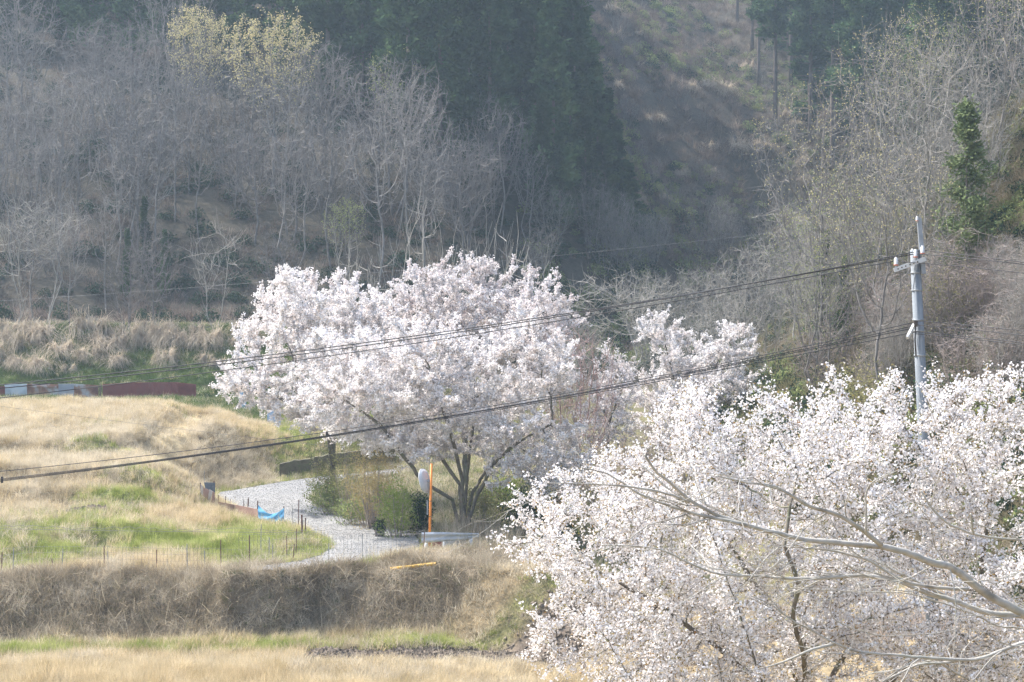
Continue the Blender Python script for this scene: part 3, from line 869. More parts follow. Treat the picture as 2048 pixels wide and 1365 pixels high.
# reddish bare shrub beside the front cherry
w, _ = bare_mesh('red_twigs', rb, 7.5, (3.0, 2.6), 900, .26, M['bark_red'], stems=6, low=.12, twl=.8, up=.35, twup=.8, r0=.009)
x = P(1140, 850, 78)[0]; put_tree(w, (x, 78, H1(x, 78)), 0, (.9, .9, 1.05), 'reddish leafless tree with dense upright twigs beside white blossom')
w2, _ = bare_mesh('bramble_wood', rb, 3.2, (2.4, 2.0), 600, .17, M['bramble'], stems=6, low=.03, twl=.45, r0=.007, up=0, twup=-.1)
for i, (qx, qy, D, s) in enumerate(((1250, 920, 80, 1.1), (1310, 900, 82, 1.0), (1150, 960, 78, .8), (1195, 930, 79, .9), (1370, 880, 84, .9))):
    x = P(qx, qy, D)[0]; put_tree(w2, (x, D, H1(x, D)), jz(), s * 1.1, 'grey leafless bramble thicket right of the white cherry', 'bramble', 'bramble thickets right of the front cherry', 'bramble_thicket', wood_name='stems')

# ------------------------------------------------------------------ cedars
def cedar_mesh(name, rng, h, rmax, bare=.05, n=4600, mat='cedar', q=.55):
    t = rng.random(n) ** .85
    z = h * (bare + (1 - bare) * t)
    prof = rmax * np.clip((1 - t) ** .9 * (1 - np.exp(-6 * (t + .12))) * 1.12, .02, 1)
    # whorls: branches at set azimuths
    nb = int(h * 3.4)
    bz = np.sort(rng.random(nb)); ba = rng.random(nb) * 6.28; bl = .55 + .6 * rng.random(nb)
    k = np.clip(np.searchsorted(bz, t), 0, nb - 1)
    s = rng.random(n) ** .55
    rr = prof * bl[k] * s
    a = ba[k] + rng.normal(size=n) * .16
    z = h * (bare + (1 - bare) * np.where(rng.random(n) < .7, bz[k], t))
    zz = z + rng.normal(size=n) * .12 - rr * .12 + s * s * .35
    C = np.stack([np.cos(a) * rr, np.sin(a) * rr, zz], 1)
    m_ = max(12, n // 40); C[:m_] = rng.normal(size=(m_, 3)) * np.array([.12, .12, .3]) + np.array([0, 0, h * .985])     # leading shoot
    out = np.stack([np.cos(a), np.sin(a), np.full(n, .35)], 1)
    C = np.repeat(C, 3, 0) + rng.normal(size=(n * 3, 3)) * .2
    d = np.repeat(out, 3, 0) + rng.normal(size=(n * 3, 3)) * .55
    V, Qd = quads(C, rng, q * (.7 + .6 * rng.random(len(C))), q * .42, d)
    crown = mesh(name + '_crown', V, Qd, M[mat])
    zz = np.linspace(-.6, h * .97, 7)
    mb = MB(); mb.tube([(0, 0, z_) for z_ in zz], np.linspace(.22, .03, 7) * h / 20, 7)
    # dead lower branches
    for i in range(int(30 * bare / .12 * .35)):
        z_ = h * bare * (.3 + .7 * rng.random()); a = rng.random() * 6.28; L = .8 + rng.random()
        mb.tube([(0, 0, z_), (math.cos(a) * L, math.sin(a) * L, z_ + .1)], [.035, .012], 3, False)
    trunk = mesh(name + '_trunk', np.concatenate(mb.v), [np.concatenate(mb.q), np.concatenate(mb.t)], M['bark_cedar'], True)
    return trunk, crown
rc = np.random.default_rng(41)
CED = [cedar_mesh('cedar_a', rc, 20, 2.7), cedar_mesh('cedar_b', rc, 22, 2.9), cedar_mesh('cedar_c', rc, 18, 2.4)]
CEDB = [cedar_mesh('cedar_bare_a', rc, 24, 2.6, .45, 2600), cedar_mesh('cedar_bare_b', rc, 22, 2.8, .38, 2600)]
def put_cedar(pr, loc, rz, sc, label, group, name='cedar'):
    r = empty(name, loc, rz, sc)
    link('trunk', pr[0], r)
    o = link('crown', pr[1], r); o['kind'] = 'stuff'
    tag(r, label, 'cedar', group)
for py in (470, 400, 330, 260, 190, 120, 50, -30, -110):
    xmin = {470: 1090, 400: 900, 330: 800, 260: 640, 190: 560, 120: -60, 50: -60, -30: -60, -110: -60}[py]
    xmax = {470: 1150, 400: 1150, 330: 1140, 260: 1120, 190: 1100, 120: 1080, 50: 1070, -30: 1060, -110: 1050}[py]
    px = xmin + rc.random() * 30
    while px < xmax:
        p = hit(px + rc.normal() * 10, py + rc.normal() * 12, 118)
        px += 72 * (.8 + .4 * rc.random())
        put_cedar(CED[int(rc.integers(3))], p, rc.random() * 6.28, .88 + .28 * rc.random(), *(('dark cedar at the foot of the dense stand beside the clearing', 'cedars at the foot of the dense stand') if py > 230 else (('dark cedar inside the dense stand behind the front cedars', 'cedars inside the dense stand') if py > 0 else ('dark cedar on the upper hillside at the back of the stand', 'cedars at the back of the stand'))))
for px, py, yt in ((1258, 462, 330), (1235, 455, 250), (1215, 440, 190), (1195, 430, 140), (1182, 400, 90), (1165, 380, 40), (1205, 470, 260), (1170, 470, 190), (1140, 440, 60), (1120, 470, 150), (1085, 480, 200)):
    p = hit(px, py, 118); hgt = (py - yt) / F * p[1]; k = int(rc.integers(3)); sc_ = hgt / (20, 22, 18)[k]
    put_cedar(CED[k], p, rc.random() * 6, (max(.62, sc_), max(.62, sc_), sc_), 'pointed cedar on the slanting edge of the stand beside the clearing', 'pointed cedars along the slanting stand edge')
for py in (430, 360, 300, 250, 190, 120, 50, -20, -90):
    xmin = {430: 1690, 360: 1660, 300: 1600, 250: 1540, 190: 1510, 120: 1490, 50: 1475, -20: 1465, -90: 1440}[py]
    px = xmin + rc.random() * 20
    while px < 2080:
        p = hit(px + rc.normal() * 8, py + rc.normal() * 10, 178)
        px += 66 * (.8 + .4 * rc.random())
        fr = px - xmin < 150
        put_cedar(CEDB[int(rc.integers(2))] if fr else CED[int(rc.integers(3))], p, rc.random() * 6.28, .9 + .25 * rc.random(),
                  'tall cedar with a bare lower trunk at the edge of the clearing' if fr else 'dark cedar in the shaded stand behind the right slope',
                  'bare-trunked cedars edging the clearing' if fr else 'cedars of the far right stand')
p = hit(1130, 300, 118); put_cedar(cedar_mesh('cedar_pale', rc, 17, 2.4, .1, 2200, 'cedar_light'), p, .3, 1.0, 'lighter green cedar at the edge of the clearing', None)  # one cedar with lighter foliage colour than the stand
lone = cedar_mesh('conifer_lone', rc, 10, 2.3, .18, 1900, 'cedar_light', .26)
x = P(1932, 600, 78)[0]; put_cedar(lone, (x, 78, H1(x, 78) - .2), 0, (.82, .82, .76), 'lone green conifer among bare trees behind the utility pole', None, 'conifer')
for qx, qy, s in ((1650, 690, .45), (1690, 760, .4), (290, 560, .5), (255, 600, .42), (330, 600, .4)):
    p = hit(qx, qy, 84); put_cedar(CED[2], p, rc.random() * 6, s * .6, 'small dark conifer sapling under the bare trees', 'conifer saplings in the undergrowth', 'conifer')

# ------------------------------------------------------------------ scattering
def scatter(name, pts, rot, scl, protos, label, cat, idx=None, kind='stuff'):
    n = len(pts)
    me = bpy.data.meshes.new(name)
    me.vertices.add(n)
    me.vertices.foreach_set('co', np.asarray(pts, np.float32).ravel())
    a = me.attributes.new('rot', 'FLOAT_VECTOR', 'POINT'); a.data.foreach_set('vector', np.asarray(rot, np.float32).ravel())
    a = me.attributes.new('scl', 'FLOAT_VECTOR', 'POINT'); a.data.foreach_set('vector', np.asarray(scl, np.float32).ravel())
    a = me.attributes.new('pick', 'INT', 'POINT'); a.data.foreach_set('value', np.asarray(R.integers(0, len(protos), n) if idx is None else idx, np.int32))
    ng = bpy.data.node_groups.new(name, 'GeometryNodeTree')
    ng.interface.new_socket('Geometry', in_out='INPUT', socket_type='NodeSocketGeometry')
    ng.interface.new_socket('Geometry', in_out='OUTPUT', socket_type='NodeSocketGeometry')
    N, Lk = ng.nodes, ng.links
    gi = N.new('NodeGroupInput'); go = N.new('NodeGroupOutput')
    iop = N.new('GeometryNodeInstanceOnPoints')
    jn = N.new('GeometryNodeJoinGeometry')
    for pm in reversed(protos):
        po = bpy.data.objects.new(pm.name, pm)
        oi = N.new('GeometryNodeObjectInfo'); oi.inputs['Object'].default_value = po
        gti = N.new('GeometryNodeGeometryToInstance')
        Lk.new(oi.outputs['Geometry'], gti.inputs[0]); Lk.new(gti.outputs[0], jn.inputs[0])
    def attr(nm, dt):
        at = N.new('GeometryNodeInputNamedAttribute'); at.data_type = dt; at.inputs['Name'].default_value = nm
        return at.outputs['Attribute']
    e2r = N.new('FunctionNodeEulerToRotation')
    Lk.new(attr('rot', 'FLOAT_VECTOR'), e2r.inputs[0])
    Lk.new(gi.outputs[0], iop.inputs['Points']); Lk.new(jn.outputs[0], iop.inputs['Instance'])
    iop.inputs['Pick Instance'].default_value = True
    Lk.new(attr('pick', 'INT'), iop.inputs['Instance Index'])
    Lk.new(e2r.outputs[0], iop.inputs['Rotation']); Lk.new(attr('scl', 'FLOAT_VECTOR'), iop.inputs['Scale'])
    Lk.new(iop.outputs[0], go.inputs[0])
    o = link(name, me)
    md = o.modifiers.new('scatter', 'NODES'); md.node_group = ng
    tag(o, label, cat, kind=kind)
    return o

def blade_mesh(name, rng, n, L, W, mat, spread=.5, droop=.6, rad=.12, segs=3, lay=0.0):
    """a tuft of curved tapering blades"""
    a = rng.random(n) * 6.28; r = rad * np.sqrt(rng.random(n))
    b = np.stack([np.cos(a) * r, np.sin(a) * r, np.full(n, -.03)], 1)
    a2 = a + rng.normal(size=n) * .9
    tilt = np.abs(rng.normal(size=n)) * spread + lay
    d = np.stack([np.cos(a2) * np.sin(tilt), np.sin(a2) * np.sin(tilt), np.cos(tilt)], 1)
    l = L * (.55 + .7 * rng.random(n)); side = np.stack([-np.sin(a2 + rng.normal(size=n) * .8), np.cos(a2), np.zeros(n)], 1)
    V = []; p = b
    for s in range(segs + 1):
        w = W * (1 - s / segs * .85)
        V.append(p - side * w / 2); V.append(p + side * w / 2)
        p = p + d * (l / segs)[:, None]
        d = norm(d + np.array([0, 0, -1]) * droop / segs + np.stack([np.cos(a2), np.sin(a2), np.zeros(n)], 1) * droop * .3 / segs)
        side = side
    V = np.stack(V, 1)                     # n, 2(segs+1), 3
    m = 2 * (segs + 1)
    q = np.array([(2 * s, 2 * s + 1, 2 * s + 3, 2 * s + 2) for s in range(segs)])
    Q = (np.arange(n) * m)[:, None, None] + q[None]
    return mesh(name, V.reshape(-1, 3), Q.reshape(-1, 4), mat)

rg = np.random.default_rng(51)
PR = {}
PR['dry'] = [blade_mesh('tuft', rg, 34, .34, .012, M['dry_grass'], .55, .9, .16) for _ in range(3)]
PR['pale'] = [blade_mesh('tuft', rg, 34, .38, .012, M['dry_grass_pale'], .7, 1.3, .17) for _ in range(3)]
PR['green'] = [blade_mesh('tuft', rg, 30, .20, .013, M['green_grass'], .5, .6, .15) for _ in range(3)]
PR['gdark'] = [blade_mesh('tuft', rg, 30, .28, .018, M['green_dark'], .6, .8, .18) for _ in range(2)]
PR['dead'] = [blade_mesh('tuft', rg, 22, .50, .013, M['dead_stalk'], .9, .9, .2, 3, .2) for _ in range(3)]
PR['straw'] = [blade_mesh('tuft', rg, 40, .62, .012, M['dry_grass'], .4, .7, .18, 4) for _ in range(2)]
PR['tall'] = [blade_mesh('tuft', rg, 40, .75, .012, M['pampas'], .35, .6, .18, 4) for _ in range(2)]

def gscatter(name, pts, protos, label, smin, smax, tilt=.15, cat='grass', slope=True):
    n = len(pts)
    s = smin + (smax - smin) * rg.random(n) ** 1.3
    rot = np.stack([rg.normal(size=n) * tilt, rg.normal(size=n) * tilt, rg.random(n) * 6.28], 1)
    scl = np.stack([s, s, s * (.8 + .4 * rg.random(n))], 1)
    scatter(name, pts, rot, scl, protos, label, cat)

# candidate points over the visible open ground, denser nearby
NP = 120000
yy = 50 + 76 * rg.random(NP * 2) ** 1.35
xx = (rg.random(NP * 2) * .64 - .29) * yy
keep = (xx < 4) & (rg.random(NP * 2) < np.where(xx < -2, 1, .6))
xx, yy = xx[keep], yy[keep]
zz = H(xx, yy)
c = cover(xx, yy)
onroad = c['sd'] < .06 + .05 * rg.random(len(xx))
pts = np.stack([xx, yy, zz], 1)
u = rg.random(len(xx))
free = ~onroad & (c['yp'] < 122)
fs = free & (c['soil'] < .4 + .2 * rg.random(len(xx)))
isdead = fs & (c['dead'] > .5)
lowright = fs & (c['rl'] > .5)
isgreen = fs & ~isdead & ~lowright & (u < c['green'] * (.92 + .2 * c['n2']))
isgd = fs & ~isdead & ~isgreen & ~lowright & (u < c['tdark'])
trk = (track_d(xx, yy) < .75) & (rg.random(len(xx)) < .8)
fs = fs & ~trk
isgreen &= ~trk
rest = fs & ~isdead & ~isgreen & ~isgd & ~lowright & (rg.random(len(xx)) < .95)
ispale = rest & (rg.random(len(xx)) < np.clip(.45 + .35 * c['n3'] + .4 * (np.abs(c['n2']) > .8), .1, .95))
isdry = rest & ~ispale
gscatter('dry_grass', pts[isdry], PR['dry'], 'straw coloured dry grass covering the terraces', .7, 1.35)
gscatter('matted_grass', pts[ispale], PR['pale'], 'pale matted dead grass drooping on terrace banks', .6, 1.25, .25)
gscatter('green_grass', pts[isgreen], PR['green'], 'fresh green grass on the lower field and verges', .6, 1.4)
gscatter('dark_grass', pts[isgd], PR['gdark'], 'dark green grass behind and above the tin fence', .8, 1.4)
dk = np.nonzero(isdead)[0]
gscatter('dead_stalks', np.concatenate([pts[dk], pts[dk] + rg.normal(size=(len(dk), 3)) * np.array([.25, .06, .03])]), PR['dead'], 'brown tangled dead stalks on the steep near bank', .55, 1.1, .55)
PR['long'] = [blade_mesh('stalk', rg, 6, .75, .010, M['dry_grass_pale'], .9, .8, .5, 4, .25) for _ in range(4)]
dl = rg.choice(dk, len(dk) // 5)
gscatter('long_stalks', pts[dl], PR['long'], 'long pale straws fallen across the near bank', .6, 1.2, .6)
dg = rg.choice(dk, len(dk) // 4)
gscatter('bank_weeds', pts[dg], PR['gdark'], 'low green weeds between dead stalks on the near bank', .4, .8, .3)
lr = np.nonzero(lowright)[0]
lr1 = lr[rg.random(len(lr)) < .55]; lr2 = np.setdiff1d(lr, lr1)
gscatter('valley_grass', pts[lr1], PR['gdark'] + PR['green'], 'rough green grass under the cherry trees', .7, 1.4, .25)
gscatter('valley_stalks', pts[lr2], PR['dead'] + PR['pale'], 'rough brown grass under the cherry trees', .7, 1.3, .3)
# tall fringe of straw along the bottom
nb = 9000
x = -15 + rg.random(nb) * 16; y = 51.5 + rg.random(nb) * 4.2
pxx = 1024 + F * x / y
k = (pxx < 1180) & (y < np.where(pxx > 560, 53.2, 55.7))
x, y = x[k], y[k]
gscatter('straw_fringe', np.stack([x, y, H(x, y)], 1), PR['dry'] + PR['straw'], 'tall straw fringe beside the ploughed strip', .7, 1.1, .25)
# soil clods
def clod(name, rng, mat, r=.06):
    V = np.array([(1, 0, 0), (-1, 0, 0), (0, 1, 0), (0, -1, 0), (0, 0, 1), (0, 0, -1)], float) * r * (.6 + .8 * rng.random((6, 1)))
    T = [(0, 2, 4), (2, 1, 4), (1, 3, 4), (3, 0, 4), (2, 0, 5), (1, 2, 5), (3, 1, 5), (0, 3, 5)]
    return mesh(name, V, np.array(T), mat)
M['soil'] = solid('soil', [(.10, .08, .06), (.19, .155, .12)], 5, 1, vary=.25)
M['stone'] = solid('stone', [(.18, .178, .17), (.36, .355, .34)], 5, .7, vary=.3)
so_ = np.nonzero((c['soil'] > .5) & ~onroad)[0]
so_ = np.repeat(so_, 4)
pt = pts[so_] + rg.normal(size=(len(so_), 3)) * np.array([.3, .25, 0]); pt[:, 2] = H(pt[:, 0], pt[:, 1]) + .01
gscatter('soil_clods', pt, [clod('clod', rg, M['soil']) for _ in range(4)], 'dark clods of freshly turned soil', .4, 1.6, 1, 'soil')
# gravel
lo, hi = road_poly.min(0), road_poly.max(0)
q = lo + (hi - lo) * rg.random((60000, 2))
sd = poly_sd(q[:, 0], q[:, 1], road_poly)
q = q[(sd < .12)][:16000]
gscatter('gravel', np.stack([q[:, 0], q[:, 1], np.full(len(q), ROADZ + .004)], 1), [clod('pebble', rg, M['stone'], .014) for _ in range(4)], 'loose pale gravel scattered over the road', .5, 1.5, 1, 'gravel')

# forest floor and clearing scrub
def leaf_ball(name, rng, n, r, q, mat, flat=.6):
    C = norm(rng.normal(size=(n, 3))) * (rng.random((n, 1)) ** .5) * r
    C[:, 2] = np.abs(C[:, 2]) * flat * 1.6
    V, Qd = quads(C, rng, q * (.6 + .8 * rng.random(n)), q * .5)
    return mesh(name, V, Qd, mat)
PR['scrub_green'] = [leaf_ball('scrub', rg, 260, .9, .20, M['evergreen_dark']), leaf_ball('scrub', rg, 240, .8, .20, M['shrub_green'])]
M['cut_stalk'] = leafy('cut_stalk', [(.085, .07, .06), (.16, .125, .105), (.30, .24, .19)], .6, .25, .35)
PR['tangle'] = [blade_mesh('tangle', rg, 60, 1.1, .028, M['cut_stalk'], .9, .9, .5, 3, .15) for _ in range(3)]
nf = 26000
yy = 124 + 150 * rg.random(nf); xx = (rg.random(nf) * .60 - .30) * yy
c2 = cover(xx, yy); zz = H(xx, yy)
cutm = c2['cut'] > .5
rh = (c2['rhill'] > .5)
fl = ~cutm & ~rh
nn_ = vnoise(xx, yy, 4.5) * .7 + vnoise(xx, yy, 14) * .6
a = cutm & (rg.random(nf) < .95) & (nn_ < .55)
b = (cutm & (nn_ > -.75) & (rg.random(nf) < .6)) | ((yy > 126) & (yy < 175) & (c2['px'] > 1050) & (c2['px'] < 1650) & (rg.random(nf) < .5))
P3 = np.stack([xx, yy, zz], 1)
gscatter('clearing_stalks', P3[a], PR['tangle'], 'reddish brown dead scrub covering the felled clearing', .6, 1.3, .3, 'scrub')
gscatter('clearing_scrub', P3[b], PR['scrub_green'] + PR['scrub_green'][1:], 'low dark green regrowth scattered over the clearing', .3, 1.2, .2, 'scrub')
f1 = fl & (rg.random(nf) < .35)
gscatter('forest_undergrowth', P3[f1], PR['scrub_green'][:1] + PR['tangle'], 'dim undergrowth and dead scrub beneath the hillside wood', .5, 1.3, .2, 'undergrowth')
nr = 18000
yy = 55 + 114 * rg.random(nr); xx = yy * (.10 + .20 * rg.random(nr))
c3 = cover(xx, yy)
k = (c3['rhill'] > .3)
M['slope_straw'] = leafy('slope_straw', [(.17, .14, .095), (.27, .225, .15), (.22, .21, .10)], .5, .3, .2)
PR['slope'] = [blade_mesh('slope_tuft', rg, 50, .8, .022, M['slope_straw'], .8, .9, .4, 3) for _ in range(3)]
P4 = np.stack([xx[k], yy[k], H(xx[k], yy[k])], 1)
h_ = rg.random(len(P4)) < .75
gscatter('slope_grass', P4[h_], PR['slope'], 'dry brush and grass under the trees of the right slope', .6, 1.3, .3, 'undergrowth')
gscatter('slope_shrubs', P4[~h_], PR['scrub_green'], 'low green shrubs under the trees of the right slope', .4, 1.0, .2, 'undergrowth')

# ------------------------------------------------------------------ pampas clumps on the upper bank
def mound(name, rng, n, Rr, h, W, mat, segs=6):
    """draping grass mound: blades rise from the crown of the clump and hang down all round"""
    nl = 7; la = rng.random(nl) * 6.28; ll = .5 + .9 * rng.random(nl); lh = .55 + .6 * rng.random(nl)   # uneven locks
    kl = rng.integers(0, nl, n)
    a = la[kl] + rng.normal(size=n) * .42; L = Rr * ll[kl] * (.35 + .75 * rng.random(n)); hh = h * lh[kl] * (.6 + .6 * rng.random(n))
    cx = np.stack([np.cos(la), np.sin(la)], 1)[kl] * Rr * .22
    t = np.linspace(0, 1, segs + 1)[None]
    wild = (rng.random(n) < .16)[:, None]
    r = L[:, None] * (.06 + .94 * t); aa = a[:, None] + rng.normal(size=n)[:, None] * .9 * t
    bend = np.where(wild, .6 + .5 * rng.random((n, 1)), 1.7 + .7 * rng.random((n, 1)))
    z = hh[:, None] * (.35 + 1.5 * t - bend * t * t) + np.cumsum(rng.normal(size=(n, segs + 1)) * .025, 1)
    C = np.stack([cx[:, :1] + np.cos(aa) * r, cx[:, 1:] + np.sin(aa) * r, z], 2)
    sd_ = np.stack([-np.sin(aa), np.cos(aa), np.zeros_like(aa)], 2) * (W / 2 * (1 - .7 * t))[:, :, None]
    V = np.stack([C - sd_, C + sd_], 2).reshape(n, -1, 3); m = V.shape[1]
    q = np.array([(2 * k, 2 * k + 1, 2 * k + 3, 2 * k + 2) for k in range(segs)])
    return mesh(name, V.reshape(-1, 3), ((np.arange(n) * m)[:, None, None] + q[None]).reshape(-1, 4), mat)
PAM = [mound('pampas_clump', rg, 420, 1.15, 1.0, .024, M['pampas']) for _ in range(6)]
def clump(px, py, s, label, group, dmin=106):
    p = hit(px, py, dmin)
    o = link('pampas_clump', PAM[int(rg.integers(6))], None, p)
    o.rotation_euler = (0, 0, rg.random() * 6.28); o.scale = (s * (.9 + .5 * rg.random()), s * (.9 + .4 * rg.random()), s * (.9 + .4 * rg.random()))
    tag(o, label, 'grass clump', group)
GP = 'dead pampas clumps along the upper bank'
for px, py, s in ((5, 690, 1.0), (60, 700, 1.1), (100, 680, 1.15), (178, 672, 1.5), (35, 735, .9), (80, 740, .9), (125, 712, 1.0), (175, 720, .95), (225, 705, 1.1), (255, 690, 1.2), (290, 690, 1.1), (320, 688, 1.15),
                  (350, 692, 1.05), (235, 730, .8), (330, 728, .95), (410, 728, .7), (380, 690, 1.0), (425, 690, 1.2), (455, 700, 1.0), (480, 680, 1.0), (-15, 720, 1.0), (210, 690, .9), (395, 670, .8), (140, 745, .6), (440, 735, .6), (505, 690, .9), (15, 665, .9), (65, 670, .9), (290, 665, .8), (345, 665, .8)):
    clump(px, py, s, 'dead tan pampas clump along the crest of the bank below the wood' if py < 700 else 'dead tan pampas clump low on the green bank above the tin fence', GP)
GQ = 'straw clumps on the felled clearing'
for px, py, s in ((1235, 80, 1.2), (1270, 75, 1.1), (1380, 190, 1.2), (1420, 180, 1.1), (1380, 180, 1.0), (1450, 195, 1.2), (1300, 250, 1.0), (1330, 240, 1.0), (1400, 300, 1.3), (1465, 300, 1.2), (1510, 300, 1.4), (1580, 240, 1.4), (1590, 260, 1.3), (1545, 260, 1.0),
                  (1370, 350, 1.0), (1430, 350, 1.1), (1520, 370, 1.0), (1600, 340, 1.2), (1310, 400, 1.0), (1360, 460, 1.1), (1280, 470, 1.0), (1450, 510, 1.2), (1250, 180, 1.0), (1500, 150, 1.0), (1540, 180, 1.0), (1340, 120, 1.1), (1220, 30, 1.2)):
    clump(px + rg.normal() * 8, py + rg.normal() * 6, s * (.5 + .5 * rg.random()), 'pale straw clump standing on the felled clearing', GQ, 165)

# ------------------------------------------------------------------ leafy shrubs by the road
def shrub_mesh(name, rng, size, n, q, mat, stick='bramble', nst=26, lift=0.0, asp=.5):
    C = norm(rng.normal(size=(n, 3))) * (rng.random((n, 1)) ** .45)
    C *= (1 + .25 * np.sin(C[:, :1] * 7 + C[:, 1:2] * 5 + C[:, 2:3] * 9))
    C = C * np.array(size) * np.array([.5, .5, .5]) + np.array([0, 0, size[2] * .5 + lift])
    C[:, 2] = np.maximum(C[:, 2], .05)
    V, Qd = quads(C, rng, q * (.6 + .8 * rng.random(n)), q * asp)
    mb = MB()
    for i in range(nst):
        e = C[rng.integers(n)]
        b0 = np.array([e[0] * .3, e[1] * .3, -.15])
        mb.tube([b0, (b0 + e) / 2 + rng.normal(size=3) * .06, e], [.016, .011, .005], 4, False)
    st = mesh(name + '_stems', np.concatenate(mb.v), [np.concatenate(mb.q)], M[stick], True)
    return mesh(name + '_leaves', V, Qd, mat), st
def shrub(name, px, D, wpx, hpx, n, q, mat, label, cat='shrub', group=None, asp=.5, ybase=None, nst=26, stick='bramble', depth=1.0):
    s = D / F
    w, h = wpx * s, hpx * s
    x = P(px, 1000, D)[0]
    le, st = shrub_mesh(name, rg, (w, w * depth, h), n, q, M[mat], stick, nst, asp=asp)
    r = empty(name, (x, D, H1(x, D)))
    o = link('leaves', le, r); o['kind'] = 'stuff'
    link('stems', st, r)
    tag(r, label, cat, group)
shrub('bamboo_shrub', 748, 74.8, 120, 185, 5600, .10, 'bamboo_yellow', 'yellowing bamboo thicket left of the cherry trunks', 'bamboo', asp=.22, nst=60)
shrub('bamboo_shrub', 700, 78.5, 90, 150, 2600, .10, 'shrub_olive', 'olive bamboo thicket leaning over the road bend', 'bamboo', asp=.25, nst=40)
shrub('shrub', 655, 82.5, 90, 110, 2600, .085, 'shrub_olive', 'olive leafy shrub overhanging the far road bend')
shrub('shrub', 662, 79.5, 110, 75, 2600, .085, 'shrub_green', 'green leafy shrub on the inside of the road bend')
shrub('shrub', 705, 76, 80, 60, 1500, .085, 'shrub_green', 'low green shrub along the road verge below bamboo')
shrub('bamboo_shrub', 795, 72.0, 90, 120, 2600, .13, 'bamboo_green', 'bright green bamboo grass at the foot of the cherry', 'bamboo', asp=.22)
shrub('shrub', 760, 72.2, 28, 42, 500, .09, 'evergreen_dark', 'tiny dark evergreen bush on the road verge')
shrub('ivy', 842, 72.4, 50, 90, 1800, .10, 'evergreen_dark', 'dark ivy mound round the foot of the leaning trunk', 'ivy')
shrub('shrub', 965, 74.5, 130, 90, 2200, .09, 'shrub_olive', 'olive scrub behind the guardrail end')
shrub('shrub', 1010, 77, 110, 110, 2000, .09, 'bamboo_green', 'yellow-green shrub between the guardrail and dark bush')
shrub('shrub', 1060, 72, 110, 120, 3600, .09, 'evergreen_dark', 'dark glossy evergreen bush behind the near blossom')
shrub('shrub', 1110, 71, 100, 100, 2600, .09, 'evergreen_dark', 'second dark evergreen bush behind the near blossom tips')
shrub('shrub', 1190, 76, 160, 110, 2200, .09, 'shrub_olive', 'olive scrub under the grey bramble thicket')
shrub('shrub', 1600, 78, 180, 140, 3000, .10, 'evergreen_dark', 'dark green shrub below the right slope, left of the pole')
shrub('shrub', 1720, 76, 200, 160, 3200, .10, 'shrub_olive', 'olive shrub behind the near blossom, left of the pole')
shrub('shrub', 1920, 76, 220, 140, 3200, .10, 'shrub_olive', 'olive shrub behind the near blossom, right of the pole')
# dry reed tufts by the guardrail
TALL = blade_mesh('reed_clump', rg, 160, 1.1, .014, M['pampas'], .22, .5, .35, 4)
for i_ in range(46):
    qx, qy = 1640 + 440 * rb.random(), 600 + 230 * rb.random()
    p = hit(qx, qy, 58); k = int(rb.integers(2))
    put_tree((RSL[1][0], w2)[k], p, jz(), (.28 + .2 * rb.random()) if k == 0 else .7 + .4 * rb.random(), ('low pale leafless bush on the slope around the utility pole', 'low tangled bramble on the slope around the utility pole')[k], ('bush', 'bramble')[k], ('leafless bushes on the slope around the pole', 'brambles on the slope around the pole')[k], ('bare_bush', 'bramble_thicket')[k], wood_name='stems')
for i_ in range(22):
    qx, qy = 1230 + 330 * rb.random(), 60 + 400 * rb.random()
    p = hit(qx, qy, 165); put_tree(BARE[2][0], p, jz(), .2 + .2 * rb.random(), 'small leafless bush growing on the felled clearing', 'bush', 'leafless bushes on the felled clearing', 'bare_bush')
for px, D, s in ((905, 70.5, .9), (935, 71, 1.0), (965, 71.5, .9), (990, 70, .8), (925, 68.3, .55), (960, 67.5, .6), (1000, 67.5, .7), (1030, 68.5, .8)):
    x = P(px, 1000, D)[0]
    o = link('reed_clump', TALL, None, (x, D, H1(x, D))); o.rotation_euler = (0, 0, rg.random() * 6); o.scale = (s, s, s)
    tag(o, 'dry tan reed clump growing round the guardrail', 'reeds', 'reed clumps by the guardrail')

# ------------------------------------------------------------------ retaining wall beside the road bend
M['moss_wall'] = solid('moss_wall', [(.08, .07, .05), (.15, .135, .09), (.10, .12, .055)], 1.5, .95, .8, 6, bdist=.05, stretch=(1, 1, 3))
def prow(px0, px1, D0, D1, n): return [(P(px0 + (px1 - px0) * i / n, 900, D0 + (D1 - D0) * i / n)[0], D0 + (D1 - D0) * i / n) for i in range(n + 1)]
mb = MB()
row = [plane_hit(a, b, ROADZ)[:2] + np.array([.0, .55]) for a, b in ((556, 961), (585, 957), (620, 952), (660, 947), (720, 941), (790, 934))]
rw = np.array(row); tq = np.linspace(0, len(rw) - 1, 26)
rw = np.stack([np.interp(tq, np.arange(len(row)), rw[:, 0]), np.interp(tq, np.arange(len(row)), rw[:, 1])], 1)
tz = 1.0 + .012 * np.arange(26) + R.normal(size=26) * .025
Vw = np.concatenate([np.c_[rw, np.zeros(26)], np.c_[rw + [0, .06], tz], np.c_[rw + [0, .4], tz + .01], np.c_[rw + [0, .4], np.zeros(26)]])
iw = np.arange(25)
mb.add(Vw, np.concatenate([np.stack([k * 26 + iw, k * 26 + iw + 1, (k + 1) % 4 * 26 + iw + 1, (k + 1) % 4 * 26 + iw], 1) for k in range(4)] + [np.array([(0, 26, 52, 78), (25, 103, 77, 51)])]))
o = mb.build('retaining_wall', M['moss_wall'])
tag(o, 'dark mossy retaining wall along the far road bend', 'wall')

